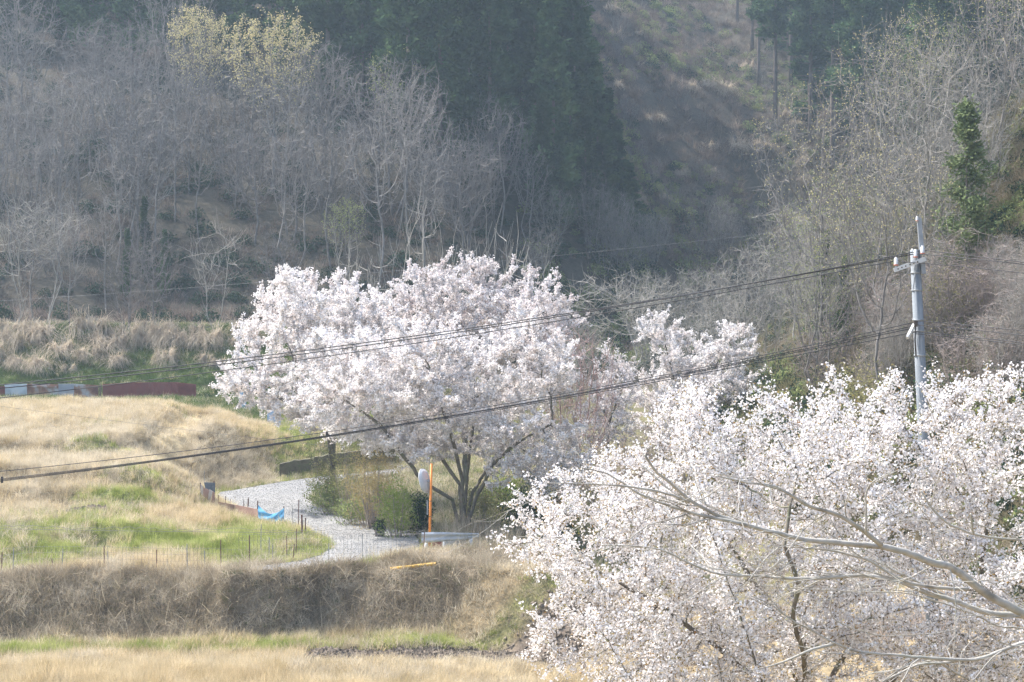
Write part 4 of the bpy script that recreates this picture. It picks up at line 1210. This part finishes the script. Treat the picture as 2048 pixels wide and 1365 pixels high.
# ------------------------------------------------------------------ tin fence
M['tin_blue'] = solid('tin_blue', [(.38, .42, .46), (.50, .54, .58), (.55, .57, .59)], 2.5, .5, coord='POS')
M['tin_grey'] = solid('tin_grey', [(.30, .32, .36), (.38, .40, .44)], 3, .5)
M['tin_rust'] = solid('tin_rust', [(.17, .08, .06), (.30, .17, .12), (.45, .46, .47)], 2.2, .7)
M['tin_red'] = solid('tin_red', [(.17, .06, .055), (.22, .075, .065), (.20, .09, .08)], 2, .6)
M['wood_post'] = solid('wood_post', [(.14, .10, .075), (.24, .18, .13)], 8, .9)
fd = 112.5
fence = empty('tin_fence', (P(190, 780, fd)[0], fd, H1(P(190, 780, fd)[0], fd)))
fb = np.array(fence.location)
def sheet(p0, p1, zt0, zt1, zb, mat, y):
    """corrugated sheet: shallow folds"""
    n = 40
    xs = np.linspace(p0, p1, n); zt = np.linspace(zt0, zt1, n); yo = y + .012 * np.cos(np.arange(n) * np.pi)
    V = np.concatenate([np.stack([xs, yo, zt], 1), np.stack([xs, yo, np.full(n, zb)], 1), np.stack([xs, yo + .006, zt], 1), np.stack([xs, yo + .006, np.full(n, zb)], 1)]) - fb
    i = np.arange(n - 1)
    Q = np.concatenate([np.stack([i, i + 1, n + i + 1, n + i], 1), np.stack([2 * n + i + 1, 2 * n + i, 3 * n + i, 3 * n + i + 1], 1), np.stack([i + 1, i, 2 * n + i, 2 * n + i + 1], 1)])
    link('sheet', mesh('sheet', V, Q, M[mat]), fence)
zt = lambda px, py: P(px, py, fd)[2]
for i, (a, b, y0, y1, mt) in enumerate(((-40, 9, 773, 773, 'tin_red'), (9, 54, 769, 768, 'tin_blue'), (54, 116, 768, 769, 'tin_rust'), (116, 148, 768, 768, 'tin_grey'), (148, 196, 768, 771, 'tin_rust'),
                                        (205, 248, 769, 766, 'tin_red'), (248, 293, 766, 765, 'tin_red'), (293, 354, 765, 765, 'tin_red'), (354, 391, 765, 769, 'tin_red'))):
    sheet(P(a, 780, fd)[0], P(b, 780, fd)[0] + .03, zt(a, y0), zt(b, y1), 2.9, mt, fd + .02 * (i % 2))
for px in (9, 54, 116, 148, 200, 248, 293, 354, 388):
    x = P(px, 780, fd)[0]
    MB().bar((x, fd + .08, 2.9), (x, fd + .08, zt(px, 769)), .07, .07, (0, 1, 0)).build('post', M['wood_post'], fence, origin=fb)
x = P(116, 780, fd)[0]
MB().bar((P(54, 772, fd)[0], fd - .05, zt(54, 773)), (P(114, 772, fd)[0], fd - .05, zt(114, 774)), .04, .10, (0, 0, 1)).build('rail', M['tin_rust'], fence, origin=fb)
tag(fence, 'patched low fence of rusty red and pale blue tin sheets', 'fence')
# blue scraps behind the left cherry
M['blue_sheet'] = solid('blue_sheet', [(.30, .42, .58), (.40, .52, .66)], 3, .6)
for px, py, D, w in ((548, 800, 104, .7), (486, 768, 108, .35)):
    x, _, z = P(px, py, D)
    zb = H1(x, D)
    o = MB().box((x, D, (z + zb) / 2), (w, .05, max(.3, z - zb))).build('blue_board', M['blue_sheet'], origin=(x, D, zb))
    tag(o, 'small pale blue board glimpsed behind the drooping cherry limb' if w > .5 else 'tiny blue board beside the cherry tips on the bank', 'board')

# ------------------------------------------------------------------ wire fence along the near bank
M['rust_post'] = solid('rust_post', [(.10, .055, .045), (.18, .10, .08)], 9, .8)
M['grey_post'] = solid('grey_post', [(.22, .23, .23), (.32, .32, .31)], 9, .7)
M['wire'] = solid('wire', [(.16, .16, .155), (.24, .23, .22)], 9, .6, metal=.3)
def fence_pt(px):
    """foot of the wire fence, along the bank top"""
    D = np.interp(px, [-40, 0, 200, 500, 850], [64.2, 64.3, 64.7, 65.3, 66.2])
    x = P(px, 1100, D)[0]
    return np.array([x, D, H1(x, D)])
wf = empty('wire_fence', fence_pt(420)); wo_ = np.array(wf.location)
posts = [(2, 1105, 1), (25, 1098, 0), (107, 1118, 1), (123, 1098, 0), (209, 1092, 1), (217, 1103, 0), (313, 1100, 1), (375, 1088, 0), (411, 1102, 0), (442, 1080, 1),
         (499, 1071, 1), (545, 1090, 0), (585, 1088, 1), (658, 1087, 0), (725, 1068, 0), (783, 1098, 1), (846, 1064, 1)]
for px, yt, m in posts:
    f = fence_pt(px); t = P(px + R.normal() * 2, yt, f[1])
    MB().tube([f - np.array([0, 0, .2]), t], .017 if m else .015, 6).build('post', M['rust_post' if m else 'grey_post'], wf, origin=wo_)
mb = MB()
top = lambda px: P(px, np.interp(px, [-40, 0, 300, 600, 850], [1056, 1058, 1063, 1066, 1068]), fence_pt(px)[1])
pxs = np.arange(-40, 850, 7.5)
T_ = np.array([top(a) for a in pxs]); B_ = np.array([fence_pt(a) for a in pxs])
for i in range(len(pxs)):
    lo_ = B_[i] - np.array([0, 0, .03])
    hi_ = lo_ + (T_[i] - lo_) * (.97 if pxs[i] > 470 else .62)
    mb.tube([lo_, hi_], .0034, 3, False)
for f in (.12, .28, .44, .58, .8, .95):
    pl = B_ + (T_ - B_) * f
    if f > .6: pl = pl[pxs > 470]
    mb.tube(pl, .0034, 3, False)
mb.build('wire_mesh', M['wire'], wf, origin=wo_)
MB().tube(T_, .006, 4).build('top_wire', M['wire'], wf, origin=wo_)
s_ = np.linspace(-40, 848, 420)
wav = np.array([top(a) for a in s_]); wav[:, 2] += .045 + .06 * np.abs(np.sin(s_ * .085 + np.sin(s_ * .021) * 2)); wav[:, 2] += .03 * np.sin(s_ * .03)
MB().tube(wav, .0055, 4).build('coiled_wire', M['wire'], wf, origin=wo_)
tag(wf, 'rusty wire mesh fence with thin stakes along the near bank top', 'fence')

# stakes of the inner field fence
st = empty('garden_fence', hit(600, 1062)); so2 = np.array(st.location)
M['brown_sheet'] = solid('brown_sheet', [(.30, .18, .14), (.42, .28, .22)], 4, .8)
M['pale_board'] = solid('pale_board', [(.40, .35, .30), (.52, .47, .42)], 5, .85)
M['dark_net'] = solid('dark_net', [(.10, .12, .14), (.18, .20, .22)], 10, .8)
for px, yt, yb, r, m in ((538, 1075, 1108, .014, 0), (573, 1072, 1105, .014, 1), (521, 1049, 1097, .014, 0), (596, 1000, 1060, .018, 1), (593, 1058, 1092, .015, 1), (605, 1030, 1070, .035, 1), (611, 1036, 1068, .022, 1),
                         (586, 1012, 1050, .012, 0), (567, 1013, 1044, .018, 1), (515, 1002, 1036, .024, 1), (495, 998, 1030, .02, 1), (487, 1000, 1030, .014, 1), (460, 998, 1018, .012, 1), (450, 993, 1014, .016, 1), (436, 990, 1008, .014, 1),
                         (429, 962, 1003, .026, 1), (413, 963, 992, .018, 0), (400, 966, 984, .024, 1), (408, 942, 975, .012, 0), (498, 995, 1012, .01, 1)):
    b = hit(px, yb, 66); b[1] -= .7; b[0] = P(px, yb, b[1])[0]; b[2] = min(b[2], H1(b[0], b[1])); t = P(px + R.normal() * 1.5, yt, b[1])
    MB().tube([b - np.array([0, 0, .25]), t], r, 6).build('stake', M['rust_post' if m else 'grey_post'], st, origin=so2)
def slab(px4, D0, D1, mat, name):
    """thin board from its four corners (top-left, top-right, bottom-right, bottom-left)"""
    c4 = [P(px4[0][0], px4[0][1], D0), P(px4[1][0], px4[1][1], D1), P(px4[2][0], px4[2][1], D1), P(px4[3][0], px4[3][1], D0)]
    V = np.array(c4 + [q + np.array([0.004, .025, 0]) for q in c4]) - so2
    Q = np.array([(0, 1, 2, 3), (5, 4, 7, 6), (0, 4, 5, 1), (1, 5, 6, 2), (2, 6, 7, 3), (3, 7, 4, 0)])
    link(name, mesh(name, V, Q, M[mat]), st)
d1, d2, d3, d4 = [hit(a_, b_, 66)[1] - .9 for a_, b_ in ((515, 1036), (470, 1026), (436, 1010), (402, 990))]
slab([(470, 1010), (516, 1019), (516, 1040), (470, 1032)], d2, d1, 'brown_sheet', 'sheet')
slab([(436, 1004), (469, 1010), (469, 1030), (440, 1018)], d3, d2, 'brown_sheet', 'sheet')
slab([(401, 968), (406, 974), (406, 992), (401, 986)], d4, d4, 'pale_board', 'board')
slab([(407, 974), (412, 980), (411, 997), (406, 992)], d4, d4, 'brown_sheet', 'board')
slab([(412, 977), (418, 981), (416, 1002), (410, 998)], d4, d4, 'brown_sheet', 'board')
slab([(419, 979), (425, 983), (420, 1006), (414, 1002)], d4, d4, 'pale_board', 'board')
slab([(425, 983), (429, 986), (428, 1008), (423, 1005)], d4, d4, 'brown_sheet', 'board')
slab([(408, 965), (430, 966), (430, 986), (412, 984)], d4 + .3, d4 + .4, 'dark_net', 'net')
tag(st, 'makeshift field fence of rusty stakes, brown sheets and tilted boards', 'fence')
# sagging blue net
nu, nv = 22, 8
M['blue_net'] = leafy('blue_net', [(.10, .30, .55), (.16, .42, .68), (.24, .50, .74)], 5, .4, 0)
pl, pr = hit(516, 1040, 66), hit(568, 1046, 66)
DL, DR = pl[1] - .9, pr[1] - .9
U, Vv = np.meshgrid(np.linspace(0, 1, nu), np.linspace(0, 1, nv))
ytop = 1010 + 6 * U + 15 * np.sin(np.pi * U) ** .9; ybot = 1034 + 14 * U ** .5
pxg = 516 + 52 * U; pyg = ytop + (ybot - ytop) * Vv
V = np.array([P(a, b, d) for a, b, d in zip(pxg.ravel(), pyg.ravel(), (DL + (DR - DL) * U).ravel())])
V[:, 1] += (.05 * np.sin(U * 13 + Vv * 9) - .12 * np.sin(np.pi * U) * Vv).ravel()
ii = np.arange(nu * nv).reshape(nv, nu)
Q = np.stack([ii[:-1, :-1].ravel(), ii[1:, :-1].ravel(), ii[1:, 1:].ravel(), ii[:-1, 1:].ravel()], 1)
nb_ = V.mean(0); nb_[2] = V[:, 2].min()
o = link('blue_net', mesh('blue_net', V - nb_, Q, M['blue_net'], True), None, nb_)
tag(o, 'sagging bright blue net strung between stakes at the road edge', 'net')

# ------------------------------------------------------------------ mirror
M['orange'] = solid('orange_paint', [(.62, .20, .035), (.70, .25, .05)], 5, .45)
M['mirror_back'] = solid('mirror_back', [(.44, .46, .48), (.52, .54, .56)], 4, .45)
M['steel'] = solid('steel', [(.20, .22, .24), (.28, .30, .32)], 6, .5, metal=.2)
M['mirror_glass'] = solid('mirror_glass', [(.8, .8, .8), (.8, .8, .8)], 1, .05, metal=1)
Dm = 67.5
pb = P(858, 1104, Dm); pb[2] = H1(pb[0], Dm)
pt = P(863, 928, Dm)
mr = empty('traffic_mirror', pb)
MB().tube([pb - np.array([0, 0, .3]), pt], .043, 12).build('post', M['orange'], mr, True, origin=pb)
for py in (1001, 1031):
    c = pb + (pt - pb) * ((1104 - py) / 176.)
    MB().tube([c - np.array([0, 0, .012]), c + np.array([0, 0, .012])], .047, 12).build('band', M['bark_dark'], mr, True, origin=pb)
MB().bar(P(856, 1001, Dm) + np.array([-.02, -.02, 0]), P(856, 1030, Dm) + np.array([-.02, -.02, 0]), .05, .012, (0, 1, 0)).build('plate', M['steel'], mr, origin=pb)
mc = P(850, 962, Dm + .05)
nrm_m = norm(np.array([-.9, .36, -.22]))          # reflective side turned away to the left
u = norm(np.cross(nrm_m, (0, 0, 1))); w = np.cross(u, nrm_m)
def disc(rs, offs, k=36):
    V, Q = [], []
    a = np.arange(k) / k * 2 * np.pi
    for r_, o_ in zip(rs, offs): V.append(mc + nrm_m * o_ + r_ * (np.cos(a)[:, None] * u + np.sin(a)[:, None] * w))
    V = np.concatenate(V)
    for i in range(len(rs) - 1):
        for j in range(k): Q.append((i * k + j, i * k + (j + 1) % k, (i + 1) * k + (j + 1) % k, (i + 1) * k + j))
    return V - pb, np.array(Q)
V, Q = disc([.001, .12, .30, .40, .405], [-.085, -.08, -.05, -.01, .02]); link('mirror_back', mesh('mirror_back', V, Q, M['mirror_back'], True), mr)
V, Q = disc([.405, .425, .425, .405], [.0, .0, .03, .03]); link('rim', mesh('rim', V, Q, M['mirror_back'], True), mr)
V, Q = disc([.404, .3, .15, .001], [.018, .028, .034, .036]); link('mirror_glass', mesh('mirror_glass', V, Q, M['mirror_glass'], True), mr)
MB().bar(mc - nrm_m * .08, P(862, 961, Dm), .05, .09).build('bracket', M['steel'], mr, origin=pb)
tag(mr, 'round traffic mirror seen from behind on an orange post', 'mirror')

# guardrail
M['rail_white'] = solid('rail_white', [(.46, .49, .52), (.56, .59, .61)], 3, .5)
ga = empty('guardrail', (P(900, 1090, 68)[0], 68, H1(P(900, 1090, 68)[0], 68))); go_ = np.array(ga.location)
rp = [P(843, 1076, 66.6), P(868, 1075, 66.9), P(890, 1074, 67.3), P(925, 1073.5, 68.2), P(958, 1071, 69.4)]
hh = [.36, .34, .31, .25, .14]
prof = [(-.5, 0), (-.36, .05), (-.22, .05), (-.08, .0), (.08, 0), (.22, .05), (.36, .05), (.5, 0)]
ts = np.linspace(0, 4, 17); rpA = np.array(rp)
cen = np.stack([np.interp(ts, range(5), rpA[:, k]) for k in range(3)], 1); hs_ = np.interp(ts, range(5), hh)
V = []
for sgn in (0, .012):
    for c_, h_ in zip(cen, hs_):
        for z_, y_ in prof: V.append(c_ + np.array([0, -y_ + sgn, z_ * h_]))
V = np.array(V); n_ = 17; m_ = 8; Q = []
for s_i, fl_ in ((0, 0), (n_ * m_, 1)):
    for i in range(n_ - 1):
        for j in range(m_ - 1):
            f = (s_i + i * m_ + j, s_i + (i + 1) * m_ + j, s_i + (i + 1) * m_ + j + 1, s_i + i * m_ + j + 1)
            Q.append(f if not fl_ else f[::-1])
link('beam', mesh('beam', V - go_, np.array(Q), M['rail_white']), ga)
for px, D, yt in ((852, 66.85, 1082), (889, 67.45, 1068), (942, 68.9, 1074)):
    t = P(px, yt, D); f = t.copy(); f[2] = H1(f[0], f[1]) - .25
    b = MB().tube([f, t], .06, 10).build('post', M['rail_white'], ga, True, origin=go_)
tag(ga, 'short curved white guardrail beside the orange mirror post', 'guardrail')
for (a, b, D, mt, lb) in ((864, 886, 67.7, 'tin_red', 'dark red sheet propped under the guardrail'), (892, 932, 68.6, 'tin_grey', 'grey metal sheet propped under the guardrail end')):
    x0, x1 = P(a, 1090, D)[0], P(b, 1090, D)[0]; zt_ = P(a, 1080, D)[2]; zb = min(H1(x0, D), H1(x1, D)) - .1
    o = MB().box(((x0 + x1) / 2, D, (zt_ + zb) / 2), (x1 - x0, .03, zt_ - zb)).build('metal_sheet', M[mt], origin=((x0 + x1) / 2, D, zb))
    tag(o, lb, 'sheet')
# yellow pipe lying on the bank
M['yellow'] = solid('yellow_paint', [(.62, .36, .04), (.72, .45, .06)], 6, .45)
pa, pe = hit(781, 1148), hit(873, 1138)
r_ = .055
pa = pa + np.array([0, -.05, r_ + .1]); pe = pe + np.array([0, -.05, r_ + .1])
yo = pa.copy()
pp_ = empty('yellow_pipe', yo)
k = 14
a = np.arange(k) / k * 2 * np.pi
MB().tube([pa, pa + (pe - pa) * .5, pe], r_, k, False).build('pipe', M['yellow'], pp_, True, origin=yo)
MB().tube([pa + (pe - pa) * .02, pe - (pe - pa) * .005], r_ * .86, k).build('bore_shade', M['bark_dark'], pp_, True, origin=yo)  # dark plug: shade of the hollow pipe put into its colour
tag(pp_, 'yellow pipe lying on the dry edge of the near bank', 'pipe')

# ------------------------------------------------------------------ utility pole and lines
M['concrete_pole'] = solid('concrete_pole', [(.155, .175, .195), (.20, .22, .24)], 2.5, .8, .2, 30, coord='POS')
M['porcelain'] = solid('porcelain', [(.45, .45, .45), (.55, .55, .55)], 4, .25, spec=.6)
M['insul_red'] = solid('insul_red', [(.40, .13, .08), (.45, .15, .10)], 4, .4)
M['arm_white'] = solid('arm_white', [(.48, .49, .49), (.58, .59, .58)], 6, .6)
M['cable'] = solid('cable', [(.035, .035, .038), (.05, .05, .055)], 6, .6)
M['thin_wire'] = solid('thin_wire', [(.18, .19, .2), (.25, .26, .27)], 6, .5, metal=.4)
Dp = 47.0
ptop = P(1830, 500, Dp); pmid = P(1843, 775, Dp)
dirp = norm(pmid - ptop)
xb = ptop + dirp * ((ptop[2] + 2.5) / -dirp[2])
gb = H1(xb[0], Dp)
pbase = ptop + dirp * ((ptop[2] - gb + .5) / -dirp[2])
pole = empty('utility_pole', (pbase[0], Dp, gb)); po_ = np.array(pole.location)
MB().tube([pbase, (pbase + ptop) / 2, ptop], [.175, .145, .115], 20).build('shaft', M['concrete_pole'], pole, True, origin=po_)
e0, e1 = P(1847, 548, Dp - .12), P(1838, 436, Dp - .05)
MB().bar(e0, e1, .10, .10, (0, 1, 0)).build('steel_extension', M['steel'], pole, origin=po_)
c0, c1 = P(1788, 541, Dp - .2), P(1851, 518, Dp - .22)
MB().bar(c0, c1, .075, .10).build('crossarm', M['arm_white'], pole, origin=po_)
for t in (.12, .24, .36, .5, .62, .74):
    c = c0 + (c1 - c0) * t + np.array([0, -.04, 0])
    MB().bar(c - (c1 - c0) * .02, c + (c1 - c0) * .02, .012, .03).build('slot', M['bark_dark'], pole, origin=po_)
for py in (546, 581, 640, 662, 711):
    c = ptop + (pbase - ptop) * ((P(1830, py, Dp)[2] - ptop[2]) / (pbase[2] - ptop[2]))
    rr = np.interp(py, [500, 780], [.117, .145])
    MB().tube([c - np.array([0, 0, .018]), c + np.array([0, 0, .018])], rr + .008, 18).build('band', M['steel'], pole, True, origin=po_)
MB().tube([P(1833, 530, Dp - .25), P(1826, 580, Dp - .17)], .012, 6).build('brace', M['steel'], pole, origin=po_)
def insulator(c, s=1.0):
    k = 12
    zz_ = [-.12, -.06, -.05, 0, .005, .05, .055, .10, .115, .14]; rr = [.02, .02, .045, .055, .045, .055, .045, .05, .03, .028]
    o = MB().tube([c + np.array([0, 0, z_ * s]) for z_ in zz_], np.array(rr) * s, k).build('insulator', M['porcelain'], pole, True, origin=po_)
    MB().tube([c + np.array([0, 0, -.055 * s]), c + np.array([0, 0, -.025 * s])], .058 * s, k).build('ring', M['insul_red'], o, True, origin=po_)
ia, ib, ic, idd = P(1792, 527, Dp - .2), P(1831, 511, Dp - .2), P(1845, 504, Dp - .24), P(1825, 510, Dp + .15)
for q in (ia, ib, ic, idd): insulator(q)
insulator(P(1834, 440, Dp - .1), .6)
l0, l1 = P(1815, 676, Dp - .45), P(1829, 648, Dp - .16)
MB().bar(l0, l1, .06, .07).build('lower_arm', M['arm_white'], pole, origin=po_)
MB().box(P(1831, 648, Dp - .19), (.09, .1, .14)).build('clamp', M['bark_dark'], pole, origin=po_)
MB().tube([P(1831, 650, Dp - .17), P(1830, 680, Dp - .17), P(1832, 712, Dp - .17)], .02, 6).build('cable_drop', M['cable'], pole, True, origin=po_)
tag(pole, 'grey concrete utility pole with white crossarm and insulators', 'utility pole')

def wire(pts_px, r, label, mat='cable', group=None, name='power_cable', sag=None):
    """span through (px, py, D) points, smooth"""
    w = np.array([P(*q) for q in pts_px])
    s = np.linspace(0, len(w) - 1, 60)
    # quadratic / piecewise smooth fit in x
    t = np.concatenate([[0], np.cumsum(np.linalg.norm(np.diff(w, axis=0), axis=1))]); t /= t[-1]
    deg = min(2, len(w) - 1)
    tt = np.linspace(0, 1, 60)
    pts = np.stack([np.polyval(np.polyfit(t, w[:, k], deg), tt) for k in range(3)], 1)
    pts += (w[0] - pts[0]) * (1 - tt)[:, None] ** 6 + (w[-1] - pts[-1]) * tt[:, None] ** 6
    og = pts[0]
    o = MB().tube(pts, r, 6).build(name, M[mat], None, True, origin=og)
    tag(o, label, 'cable', group)
GU = 'upper cables running left from the pole crossarm'
DLe = 50
wire([(1831, 508, 46.8), (1200, 617, 48), (600, 703, 49.3), (-60, 776, DLe)], .014, 'upper black cable left of the pole, one of a close pair', group=GU)
wire([(1845, 501, 46.76), (1200, 621, 48), (600, 708, 49.2), (-60, 783, DLe)], .014, 'upper black cable left of the pole, one of a close pair', group=GU)
wire([(1792, 522, 46.8), (1300, 612, 47.8), (861, 680, 48.6), (400, 750, 49.3), (-60, 803, DLe)], .012, 'single upper black cable from the crossarm tip, left of pole')
GLo = 'lower cables running left from the pole'
wire([(1829, 645, 46.8), (1150, 784, 48), (700, 857, 49), (-60, 949, DLe)], .010, 'topmost of the lower black cables left of the pole')
for k, (dy, dl) in enumerate(((0, 0), (3, 3), (9, 6))):
    wire([(1829, 652 + dy * 1.4, 46.8), (1650, 684 + dy, 47.1), (1150, 789 + dy * .6, 48), (700, 865 + dl * .5, 49), (-60, 965 + dl * .8, DLe)], .010, 'black cable in the lower bundle left of the pole', group=GLo)
# small spacer on the lower bundle
c = P(4, 960, DLe)
o = MB().box(c, (.05, .05, .16)).build('cable_spacer', M['cable'], origin=c); tag(o, 'small black spacer clamped on the lower cable bundle', 'clamp')
c = P(654, 869, 49.1)
o = MB().box(c, (.05, .05, .12)).build('cable_spacer', M['cable'], origin=c); tag(o, 'black spacer on lower cables before the white blossom', 'clamp')
GRr = 'cables running right from the pole'
for y0, y1, x0 in ((501, 527, 1845), (508, 531, 1831), (524, 549, 1800), (642, 664, 1831), (650, 673, 1831), (664, 688, 1831), (668, 692, 1831)):
    wire([(x0, y0, 46.8), (1940, y0 + (y1 - y0) * .52 * (1940 - x0) / (1994 - x0), 46), (2048, y1, 45), (2160, y1 + 12, 44)], .010, 'black cable leaving the pole to the right' if y0 < 600 else 'lower black cable leaving the pole to the right', group=GRr + (' crossarm' if y0 < 600 else ' lower arm'))
wire([(1834, 434, 46.9), (1590, 460, 47.4), (1340, 487, 48), (600, 560, 49.5), (-60, 606, 51)], .0026, 'thin pale ground wire from the top of the pole', 'thin_wire')
wire([(-60, 805, 58), (200, 836, 60), (420, 868, 62), (660, 893, 64)], .004, 'thin grey wire slanting across the straw terrace', 'thin_wire')

# ------------------------------------------------------------------ near leafless branches from the right
rn = np.random.default_rng(61)
def cz(pts): return [(1000 + a / 1.954, 900 + b / 1.954) for a, b in pts]
LIMBS = [  # (points in photograph pixels, start radius, end radius, depth at start, depth at end)
    (cz([(2420, 820), (2230, 730), (2048, 640), (1900, 565), (1830, 510), (1760, 450), (1680, 442), (1600, 400), (1480, 375), (1330, 365), (1180, 350), (1080, 325), (960, 295), (860, 262), (740, 200), (680, 140), (610, 90), (565, 20)]), .034, .005, 9.6, 8.6),
    (cz([(1490, 372), (1400, 300), (1310, 245), (1220, 230), (1140, 180), (1060, 135), (960, 130), (850, 100)]), .012, .003, 9.0, 8.4),
    (cz([(960, 295), (850, 270), (740, 245), (640, 210), (560, 185), (450, 110), (380, 75), (320, 72)]), .009, .0025, 8.85, 8.6),
    (cz([(740, 205), (640, 165), (540, 148), (400, 135), (180, 130)]), .006, .0018, 8.7, 8.4),
    (cz([(2230, 735), (2048, 648), (1900, 640), (1780, 590), (1660, 560), (1560, 510), (1420, 490), (1280, 500), (1150, 505), (1000, 492), (870, 490), (780, 465), (680, 410), (600, 382), (500, 375), (400, 372)]), .016, .0025, 9.7, 9.2),
    (cz([(1830, 545), (1700, 540), (1580, 520), (1440, 430), (1330, 400), (1230, 385), (1120, 380)]), .010, .0025, 9.5, 9.0),
    (cz([(2420, 720), (2200, 735), (2048, 750), (1950, 790), (1880, 820), (1790, 822), (1700, 815), (1560, 805), (1400, 790), (1310, 760), (1210, 700), (1140, 670), (1060, 600), (980, 570)]), .020, .0025, 9.2, 8.6),
    (cz([(1310, 760), (1240, 770), (1130, 820), (1060, 845), (980, 862)]), .008, .002, 8.8, 8.6),
    (cz([(1790, 822), (1730, 840), (1660, 830), (1600, 850), (1500, 905), (1450, 940)]), .008, .003, 9.0, 8.9),
    (cz([(1700, 815), (1760, 860), (1830, 900)]), .008, .003, 9.05, 9.2),
    (cz([(2420, 360), (2200, 350), (2048, 350), (1960, 350), (1850, 330), (1760, 300), (1690, 240), (1645, 160)]), .010, .004, 8.0, 7.8),
    (cz([(1850, 330), (1840, 250)]), .005, .004, 7.85, 7.8),
    (cz([(2048, 650), (1950, 640), (1840, 620), (1720, 560), (1560, 480), (1480, 440), (1360, 400)]), .009, .002, 9.9, 9.6),
    (cz([(2420, 900), (2200, 850), (2048, 690), (1960, 700), (1850, 640), (1700, 590), (1600, 560), (1400, 555), (1200, 545), (1000, 530)]), .008, .0018, 9.9, 9.4),
    (cz([(1430, 330), (1430, 210), (1425, 150), (1470, 110), (1540, 90)]), .006, .002, 8.9, 8.8),
    (cz([(1300, 560), (1280, 650), (1350, 690), (1480, 730), (1700, 720), (1800, 700)]), .003, .002, 9.2, 9.4),
]
tb = np.array([4.7, 10.2, 0]); tb[2] = H1(tb[0], tb[1])
nt_ = empty('bare_tree', tb)
nw, _ = bare_mesh('near_wood', rn, 7.5, (1.5, 2.2), 260, .22, M['bark_beech'], stems=1, low=.3, twn=2, twl=.5, r0=.006, jit=.06)
link('trunk', nw, nt_)
def smooth_curve(w, n):
    t = np.concatenate([[0], np.cumsum(np.linalg.norm(np.diff(w, axis=0), axis=1))])
    s = np.linspace(0, t[-1], n)
    pts = np.stack([np.interp(s, t, w[:, k]) for k in range(3)], 1)
    for _ in range(2):
        pts[1:-1] = .25 * pts[:-2] + .5 * pts[1:-1] + .25 * pts[2:]
    return pts
tw = MB()
def twig(p, d, L, r, lev):
    n = 6; q = [p]; dd = d
    for i in range(n):
        dd = norm(dd + rn.normal(size=3) * .16 + np.array([-.03, 0, .02])); q.append(q[-1] + dd * L / n)
    tw.tube(np.array(q), np.linspace(r, r * .45, n + 1), 5, False)
    if lev > 0:
        for i in range(int(rn.integers(2, 4))):
            k = int(rn.integers(1, n)); twig(q[k], norm(norm(q[k + 1] - q[k]) + rn.normal(size=3) * .55), L * (.35 + .3 * rn.random()), r * .6, lev - 1)
for pts_, ra, rb_, da, db in LIMBS:
    w = np.array([P(a, b, da + (db - da) * i / (len(pts_) - 1)) for i, (a, b) in enumerate(pts_)])
    if pts_[0][0] > 2150:      # limbs that leave the picture run on to the trunk
        w = np.concatenate([[tb + np.array([0, 0, max(.6, (w[0][2] - tb[2]) * .75)])], w])
        ra *= 1.2
    L = np.linalg.norm(np.diff(w, axis=0), axis=1).sum()
    n = max(12, int(L / .04)); pts = smooth_curve(w, n)
    pts[1:-1] += rn.normal(size=(n - 2, 3)) * .0012
    rr = np.linspace(ra, rb_, n); rr *= 1 + .06 * np.sin(np.arange(n) * 1.7) * rn.random(n)
    MB().tube(pts, rr, 9).build('branch', M['bark_beech'], nt_, True, origin=tb)
    nt2 = int(L * 5)
    for i in range(nt2):
        k = int(rn.integers(int(n * .25), n - 1)); d = norm(pts[min(k + 1, n - 1)] - pts[k - 1])
        twig(pts[k], norm(d + rn.normal(size=3) * np.array([.5, .5, .5])), .22 + .5 * rn.random(), min(.0035, rr[k] * .55), 1)
tw.build('twigs', M['bark_beech'], nt_, True, origin=tb)['kind'] = 'stuff'
tag(nt_, 'near leafless tree reaching pale grey branches across the blossom', 'bare tree')

# ------------------------------------------------------------------ haze
hz = bpy.data.materials.new('haze'); hz.use_nodes = True
nt = hz.node_tree; nt.nodes.clear()
ho = nt.nodes.new('ShaderNodeOutputMaterial'); pv = nt.nodes.new('ShaderNodeVolumePrincipled')
pv.inputs['Color'].default_value = (.65, .84, 1.0, 1)
pv.inputs['Density'].default_value = .00056
pv.inputs['Anisotropy'].default_value = .35
nt.links.new(pv.outputs[0], ho.inputs['Volume'])
zmax = float(GZ.max()) + 40
mb = MB().box((0, 280, (zmax - 8) / 2), (640, 720, zmax + 8))
o = mb.build('haze', hz)
tag(o, 'thin pale blue haze filling the whole valley', 'haze', kind='stuff')
